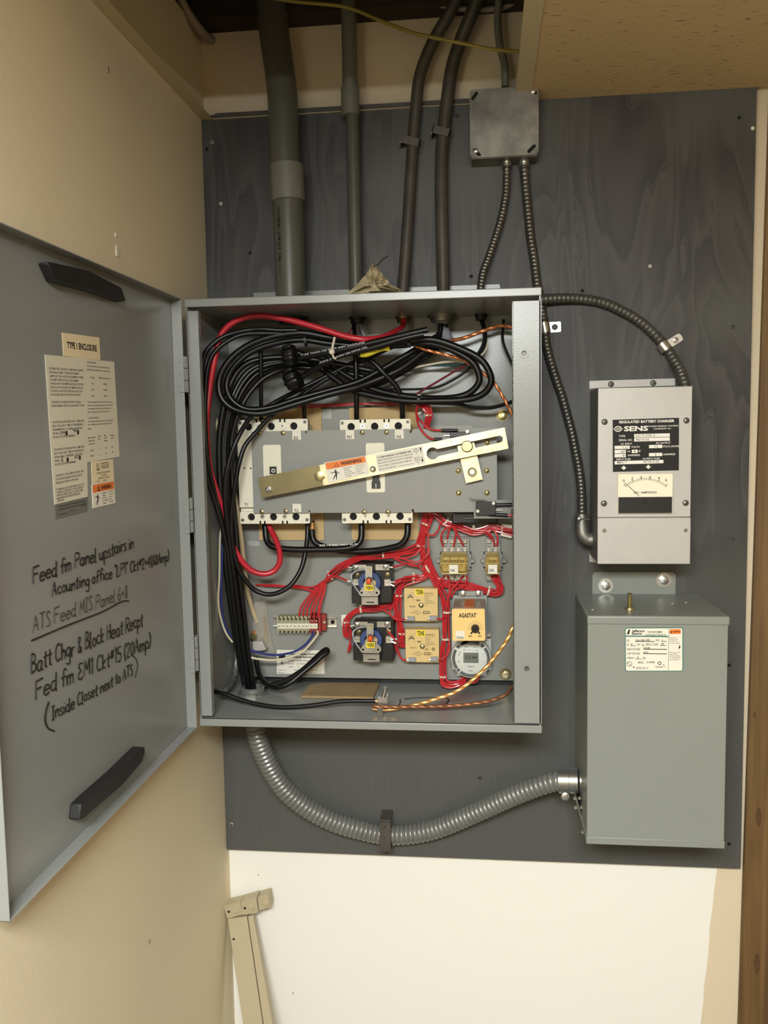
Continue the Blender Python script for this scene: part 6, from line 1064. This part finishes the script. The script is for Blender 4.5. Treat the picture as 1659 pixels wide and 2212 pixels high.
# ------------------------------------------------------------------ battery charger
_x = P(1273, 1020, B).x; CYF = CAM.y+(_x-CAM.x)*fw_y(1291, 1020)
ch = thing('battery_charger', 'aluminium battery charger box with black nameplate and meter, upper right', 'battery charger', P(1393, 1218, B))
X0, X1 = _x, P(1493, 1020, CYF).x; Z1, Z0 = P(1393, 835.5, CYF).z, P(1391, 1218, CYF).z; print('charger depth', CYF)
X = lambda x, y: (1230+x/5.027, 800+y/5.027)
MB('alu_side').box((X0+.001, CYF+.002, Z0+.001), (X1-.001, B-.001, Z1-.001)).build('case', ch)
MB('aluminium').box((X0, CYF, P(1390, 1117, CYF).z), (X1, CYF+.002, Z1)).box((X0, CYF, Z1-.002), (X1+.001, CYF+.03, Z1)).build('front_cover', ch, bevel=.0008)
MB('aluminium').box((X0, CYF-.003, Z0), (X1, CYF+.002, P(1390, 1117.5, CYF).z-.0005)).build('lower_cover', ch, bevel=.001)
MB('aluminium').prism([P(*p, B-.0005) for p in ((1273, 840), (1291, 838), (1458, 833), (1458, 817.5), (1273, 823))], (0, -.002, 0)).prism([P(*p, B-.0005) for p in ((1273, 1190), (1295, 1190), (1295, 1216), (1273, 1213))], (0, -.002, 0)).build('mounting_flange', ch)
for px, py in ((1320, 830), (1411, 827.5)):
    c = P(px, py, B-.0025); MB('galv').lathe(c, OUT, [(0, .006), (.0015, .0055), (.0025, .004)], 16).m('dark_hole').box(c+V((-.0035, -.0029, -.0006)), c+V((.0035, -.0026, .0006))).box(c+V((-.0006, -.0029, -.0035)), c+V((.0006, -.0026, .0035))).build('flange_screw', ch)
for x, y, r in ((382, 560, .0056), (1270, 545, .0056), (375, 1445, .0056), (1262, 1440, .0056), (380, 1740, .004), (1262, 1738, .004)):
    c = P(*X(x, y), CYF-(.003 if y > 1600 else 0)); MB('flex_steel' if r > .005 else 'zinc').lathe(c, OUT, [(0, r), (.0015, r*.95), (.003, r*.6)], 16).m('dark_hole').box(c+V((-.002, -.0033, -.0004)), c+V((.002, -.003, .0004))).box(c+V((-.0004, -.0033, -.002)), c+V((.0004, -.003, .002))).build('cover_screw', ch)
MB('zinc').m('aluminium').lathe(V((X1-.002, CYF+.03, P(1494, 1142, CYF+.03).z)), (1, 0, 0), [(0, .016), (.006, .016), (.0065, .012)], 20).build('side_knob', ch)
Y = CYF-.0005; k = mpp(Y)/5.027
np_ = MB('black_ink').prism([P(*X(*p), Y) for p in ((472, 1103), (1188, 1085), (1190, 515), (470, 537))], OUT*.0004)
def T(s_, x, y, w_, h_, x2=None, m='white_print'): np_.m(m).text(s_, fpx(X(x, y), X(x+100, y-2.4), Y), 0, 0, w_*k, h_*k, z=.0007)
T('REGULATED BATTERY CHARGER', 540, 575, 566, 26); T('SENS', 592, 660, 248, 50); T('STORED ENERGY SYSTEMS', 848, 617, 312, 15); T('LONGMONT, CO', 915, 643, 174, 14)
T('TYPE', 536, 726, 66, 20); T('SERIAL NO.', 536, 769, 142, 20); T('AC INPUT', 556, 808, 118, 18); T('DC OUTPUT', 942, 799, 146, 18); T('VOLTS', 670, 842, 86, 18); T('VOLTS (NOM)', 1012, 836, 166, 18); T('Hz', 630, 888, 30, 16); T('Ø', 750, 886, 20, 20); T('AMPERES', 632, 932, 126, 18); T('AMPERES', 1016, 922, 126, 18); T('INPUT FUSE', 508, 976, 148, 18); T('OUTPUT FUSE', 794, 969, 176, 18)
for a in ((703, 692, 1090, 730), (703, 735, 1090, 773), (490, 820, 655, 856), (864, 811, 1008, 846), (490, 865, 612, 902), (678, 862, 740, 898), (490, 908, 612, 946), (864, 898, 1008, 934)): np_.m('white_print').prism([P(*X(a[0], a[3]), Y-.0002), P(*X(a[2], a[3]-(a[2]-a[0])*.022), Y-.0002), P(*X(a[2], a[1]-(a[2]-a[0])*.022), Y-.0002), P(*X(a[0], a[1]), Y-.0002)], OUT*.0005)
np_.prism([P(*X(490, 1022), Y-.0002), P(*X(1020, 1008), Y-.0002), P(*X(1020, 972), Y-.0002), P(*X(490, 986), Y-.0002)], OUT*.0005)
for s_, x, y, w_ in (('LC12-500-2', 722, 724, 195), ('9616-06', 722, 768, 136), ('120', 582, 850, 56), ('12', 925, 840, 34), ('60', 560, 896, 38), ('1', 702, 892, 10), ('.9', 566, 940, 30), ('3', 925, 928, 16), ('MDL-1', 520, 1014, 94), ('MDA-6.25', 802, 1006, 160)): T(s_, x, y-2, w_, 22, m='black_ink')
for x, y in ((590, 1082), (857, 1072)):
    np_.m('white_print'); np_.add([P(*X(*p), Y-.0008) for p in ((x-10, y-45), (x+10, y-45), (x+10, y-25), (x-10, y-25))], [(3, 2, 1, 0)]); np_.add([P(*X(*p), Y-.0008) for p in ((x-32, y-28), (x+32, y-28), (x, y))], [(2, 1, 0)])
fr_ = fpx(X(528, 636), X(628, 634), Y); np_.plate(fr_, [(a*k*40, b*k*30) for a, b in circ(0, 0, 1, 24)], [[(a*k*31, b*k*21) for a, b in circ(0, 0, 1, 22)]], .0004, .0008).box(fr_.p(-50*k, -2*k, .0004), fr_.p(-38*k, 2*k, .0008)).box(fr_.p(38*k, -2*k, .0004), fr_.p(50*k, 2*k, .0008))
for i_ in range(4): np_.box(fr_.p((-18+11*i_)*k, -13*k, .0004), fr_.p((-13+11*i_)*k, 13*k, .0008))
np_.build('nameplate', ch, 'black nameplate with white lettering')
# meter
mt = MB('aluminium').m('clear_lens').m('meter_face').pbox(*(X(525, 1122)+X(1124, 1556)), CYF-.006, CYF).build('meter', ch, bevel=.001)
Y = CYF-.0062; k = mpp(Y)/5.027
dl = MB('grey_ink'); cx, cy = 828, 1500
for i_ in range(51):
    if i_ % 2: continue
    a = math.radians(130-80*i_/50); r0, r1 = 335, (375 if i_ % 10 == 0 else 360)
    p0, p1 = P(*X(cx+math.cos(a)*r0*.98, cy-math.sin(a)*r0*.92), Y-.0004), P(*X(cx+math.cos(a)*r1*.98, cy-math.sin(a)*r1*.92), Y-.0004); n_ = (p1-p0).normalized().cross(OUT)*(.0006 if i_ % 10 == 0 else .0004); dl.add([p0-n_, p1-n_, p1+n_, p0+n_], [(3, 2, 1, 0)])
for i_, (x, y) in enumerate(((578, 1210), (678, 1184), (766, 1174), (862, 1174), (958, 1182), (1038, 1206))): dl.text(str(i_), fpx(X(x, y), X(x+50, y), Y), 0, 0, 22*k if i_ != 1 else 9*k, 24*k)
dl.text('DC AMPERES', fpx(X(700, 1338), X(800, 1337), Y), 0, 0, 236*k, 22*k); a, b = P(*X(600, 1218), Y-.0008), P(*X(758, 1364), Y-.0008); n_ = (b-a).normalized().cross(OUT)*.0004; dl.m('black_ink').add([a-n_, b-n_, b+n_, a+n_], [(3, 2, 1, 0)]); dl.build('meter_scale', mt)
MB('black_plastic').pbox(*(X(533, 1376)+X(1114, 1550)), CYF-.008, CYF-.0058).lathe(P(*X(823, 1432), CYF-.008), OUT, [(0, .0038), (.0006, .0034)], 14).build('meter_lower_cover', mt)

# ------------------------------------------------------------------ transformer
TY = -.2333; X0, X1, Z0, Z1 = .1776, .4165, .7511, 1.169
tr = thing('transformer', 'large plain grey transformer box with white nameplate, lower right', 'transformer', ((X0+X1)/2, B, Z0))
X = lambda x, y: (1150+x/3.2535, 1220+y/3.2535)
MB('transformer_grey').box((X0, TY, Z0), (X1, B-.001, Z1-.002)).build('case', tr, bevel=.0012)
MB('transformer_grey').box((X0-.001, TY-.0015, Z1-.016), (X1+.0025, B-.002, Z1)).build('top_cap', tr, bevel=.003, seg=3)
MB('transformer_grey').box((X0-.001, TY-.0015, Z0), (X1+.001, B-.002, P(1415, 1812, TY).z)).build('bottom_pan', tr, bevel=.0012)
f_ = F((P(1279, 1260, B).x, B-.0005, Z1-.01), (1, 0, 0), (0, 0, 1)); Wd = P(1458.5, 1258, B).x-f_.o.x; Hh = P(1368, 1235, B).z-f_.o.z
bl = [P(1307.7, 1264, B), P(1432.8, 1252, B)]
MB('transformer_grey').plate(f_, [(0, 0), (Wd, 0)]+[(Wd-.008+.008*math.cos(a), Hh-.008+.008*math.sin(a)) for a in (0, .5, 1.05, 1.57)]+[(.008+.008*math.cos(a), Hh-.008+.008*math.sin(a)) for a in (1.57, 2.1, 2.6, 3.14)], [slot(bl[0].x-f_.o.x, bl[0].z-f_.o.z+.003, 1.57, .014, .005), slot(bl[1].x-f_.o.x, bl[1].z-f_.o.z-.003, 1.57, .014, .005)], 0, .003).build('hanging_bracket', tr)
for c in bl: MB('zinc').lathe(c+OUT*.0035, OUT, [(0, .0145), (.0015, .0145)], 26).m('steel').lathe(c+OUT*.005, OUT, [(0, .0088), (.007, .0088), (.0078, .0072)], 6).build('hex_bolt', tr)
Y = TY-.0002; Xn = lambda x, y: (1330+x/10.37, 1340+y/10.37); k = mpp(Y)/10.37
fr_ = fpx(Xn(210, 1142), Xn(1468, 1142), Y); L = lambda x, y: ((x-210)*k, (1142-y)*k)
a, b = L(210, 1142), L(1468, 152); nm = MB('green_print').plate(fr_, rrect(a[0], a[1], b[0], b[1], 45*k), [], 0, .0004)
a, b = L(228, 1126), L(1448, 170); nm.m('paper').plate(fr_, rrect(a[0], a[1], b[0], b[1], 32*k), [], .0004, .0006)
nm.m('green_print')
for q in ((1140, 160, 1162, 1135), (225, 340, 1145, 354)): a, b = L(q[0], q[3]), L(q[2], q[1]); nm.box(fr_.p(*a, .0006), fr_.p(*b, .0009))
a, b = L(1172, 298), L(1416, 188); nm.m('orange_print').plate(fr_, rrect(a[0], a[1], b[0], b[1], 30*k), [], .0006, .0008)
nm.m('black_ink')
def T(s_, x, y, w_, h_, m='black_ink'): nm.m(m).text(s_, fr_, *L(x, y), w_*k, h_*k, z=.001)
def TI(s_, x, y, w_, h_): nm.text(s_, F(fr_.o, fr_.u, fr_.v), *L(x, y), w_*k, h_*k, z=.001)
T('Jefferson', 358, 248, 280, 50); T('Electric', 362, 308, 222, 50); T('POWERFORMER', 706, 270, 315, 40); T('OUTDOOR TYPE 3R UL', 656, 338, 446, 42)
for s_, x, y, w_, h_ in (('CAT.', 245, 465, 66, 46), ('216-1281-000', 436, 452, 316, 44), ('KVA', 878, 456, 76, 44), ('3', 1006, 456, 20, 42), ('HZ.', 250, 554, 52, 40), ('60', 332, 548, 44, 44), ('PH', 478, 554, 58, 40), ('1', 586, 552, 14, 40), ('INSUL. CLASS', 660, 550, 266, 44), ('180', 990, 540, 64, 42), ('HIGH VOLTAGE', 252, 660, 286, 48), ('120/240', 606, 634, 146, 48), ('LOW VOLTAGE', 254, 758, 274, 48), ('16/32', 606, 732, 102, 46), ('WEIGHT', 254, 856, 150, 42), ('65', 466, 840, 44, 42), ('LBS.', 592, 858, 70, 42), ('MODEL', 494, 960, 116, 44), ('LP-407895', 672, 956, 182, 44), ('CSA ENC. 3', 862, 1058, 218, 38), ('LISTED 2X1 H', 440, 1088, 264, 44), ('U', 258, 975, 34, 42), ('L', 308, 1004, 36, 40)): T(s_, x, y, w_, h_)
for q in ((430, 462, 850), (1000, 462, 1110), (334, 558, 450), (584, 556, 634), (968, 556, 1096), (606, 640, 1114), (606, 740, 1114), (432, 858, 564)): nm.box(fr_.p(*L(q[0], q[1]+4), .0006), fr_.p(*L(q[2], q[1]-4), .001))
nm.plate(fr_, circ(*L(304, 970), 58*k, 22), [circ(*L(304, 970), 50*k, 22)], .0006, .001).plate(fr_, circ(*L(958, 955), 40*k, 18), [circ(*L(958, 955), 26*k, 18)], .0006, .001).plate(fr_, circ(*L(1046, 990), 12*k, 10), [], .0006, .001).plate(fr_, circ(*L(396, 1044), 16*k, 10), [], .0006, .001)
nm.add([fr_.p(*L(*p), .001) for p in ((250, 300), (290, 190), (325, 195), (300, 300))], [(3, 2, 1, 0)]).add([fr_.p(*L(*p), .001) for p in ((1385, 552), (1408, 555), (1395, 590), (1412, 592), (1360, 662), (1378, 612), (1362, 610))], [tuple(range(6, -1, -1))])
T('WARNING', 1236, 262, 170, 34); 
for p0, p1, p2 in (((1182, 272), (1205, 222), (1228, 272)),): nm.add([fr_.p(*L(*p), .001) for p in (p0, p2, p1)], [(0, 1, 2)])
for y, s_, w_ in ((390, 'Hazardous', 160), (432, 'Voltage. Can', 180), (472, 'shock, burn,', 180), (514, 'or cause death', 222), (722, 'Disconnect all', 212), (762, 'input power', 170), (802, 'before installing', 236), (842, 'or maintaining', 214), (882, 'this equipment', 222)): T(s_, 1172, y, w_, 24, 'grey_ink')
nm.build('nameplate', tr, 'white nameplate with green border')
pt = MB('steel').prism([P(*X(*p), -.15) for p in ((300, 1640), (312, 1636), (385, 1922), (378, 1926))], (0, .09, 0)).build('side_plate', tr, 'thin metal plate hanging loose at the left')
for x, y in ((305, 1705), (345, 1705), (355, 1876), (300, 1640), (332, 1640)): MB('zinc').lathe(P(*X(x, y), -.152), OUT, [(0, .0036), (.002, .003), (.003, .002)], 10).build('wing_screw', pt)
c = PZ(1360, 1318, Z1); bo = thing('loose_bolt', 'brassy bolt standing head down on top of the transformer', 'bolt', c)
MB('bronze').m('brass').lathe(c, (0, 0, 1), [(0, .0085), (.003, .0092), (.0045, .0085), (.0046, .005)], 20).build('bolt_head', bo)
q_, _ = resample([c+V((0, 0, .0045)), c+V((0, 0, .031))], .0006); MB('brass').sweep(q_, lambda i: .0042-(.0004 if i % 2 else 0), 14).build('bolt_shank', bo)
for x, y in ((423, 316), (983, 272), (1078, 266)): MB('paper').lathe(PZ(*X(x, y), Z1), (0, 0, 1), [(0, .0025), (.0006, .002)], 7).build('plaster_crumb', None, {423: 'white crumb at the front left of the transformer top', 983: 'white crumb right of the loose bolt on transformer top', 1078: 'white crumb furthest right on the transformer top'}[x], 'crumb', 'crumbs on the transformer top')

# ------------------------------------------------------------------ leaning rail at lower left
rl = thing('metal_rail', 'beige painted metal rail with three-block head leaning in the lower left corner', 'rail', PZ(600, 2500, 0))
RY = lambda py: -.035-.13*max(0, (py-1960)/560)
def RP(px, py, off=0): return P(px, py, RY(py)-off)
def lerp2(a, b, t): return (a[0]+(b[0]-a[0])*t, a[1]+(b[1]-a[1])*t)
ext = (2212-1985)
A0, A1, B0, B1, C0, C1 = (491, 1985), (525, 2212), (533, 1980), (567, 2212), (546, 1978), (588, 2212)
tz = 3.0
def line3(a, b):
    p, q = RP(*a), RP(*b); t_ = (p.z-.0)/(p.z-q.z); return p, p+(q-p)*t_
pa, qa = line3(A0, A1); pb, qb = line3(B0, B1); pc, qc = line3(C0, C1)
dk = V((0, .018, 0)); up1 = V((0, 0, .016))
MB('rail_beige').hexa([pa, pb, pb+dk, pa+dk, qa, qb, qb+dk, qa+dk]).build('rail_web', rl, bevel=.0015)
g = V((.0018, 0, 0)); MB('rail_beige').hexa([pb+g, pc, pc+dk, pb+g+dk, qb+g, qc, qc+dk, qb+g+dk]).build('rail_lip', rl, bevel=.002)
hd = [(483, 1957), (520, 1948), (523, 1976), (491, 1985)], [(521, 1947.5), (554, 1938.5), (557.5, 1972), (523, 1977)], [(556, 1939), (579, 1932.5), (584, 1960), (559, 1968)]
for q, yo in zip(hd, (.0, .0, .004)):
    m_ = MB('rail_beige').prism([P(*p, -.046+yo) for p in reversed(q)], (0, .03, 0)); cx = sum(p[0] for p in q)/4+4; cy = sum(p[1] for p in q)/4+1
    m_.lathe(P(cx, cy, -.046+yo), OUT, [(0, .0075), (.0015, .007), (.002, .005)], 16); m_.m('dark_hole')
    if yo == 0: m_.lathe(P(cx-14, cy+2, -.046+yo), OUT, [(0, .0028), (.0004, .0028)], 10)
    m_.build('head_block', rl, bevel=.0015)
MB('dark_hole').lathe(RP(505, 2029, .0), OUT, [(0, .0028), (.0006, .0028)], 10).build('rail_hole', rl)
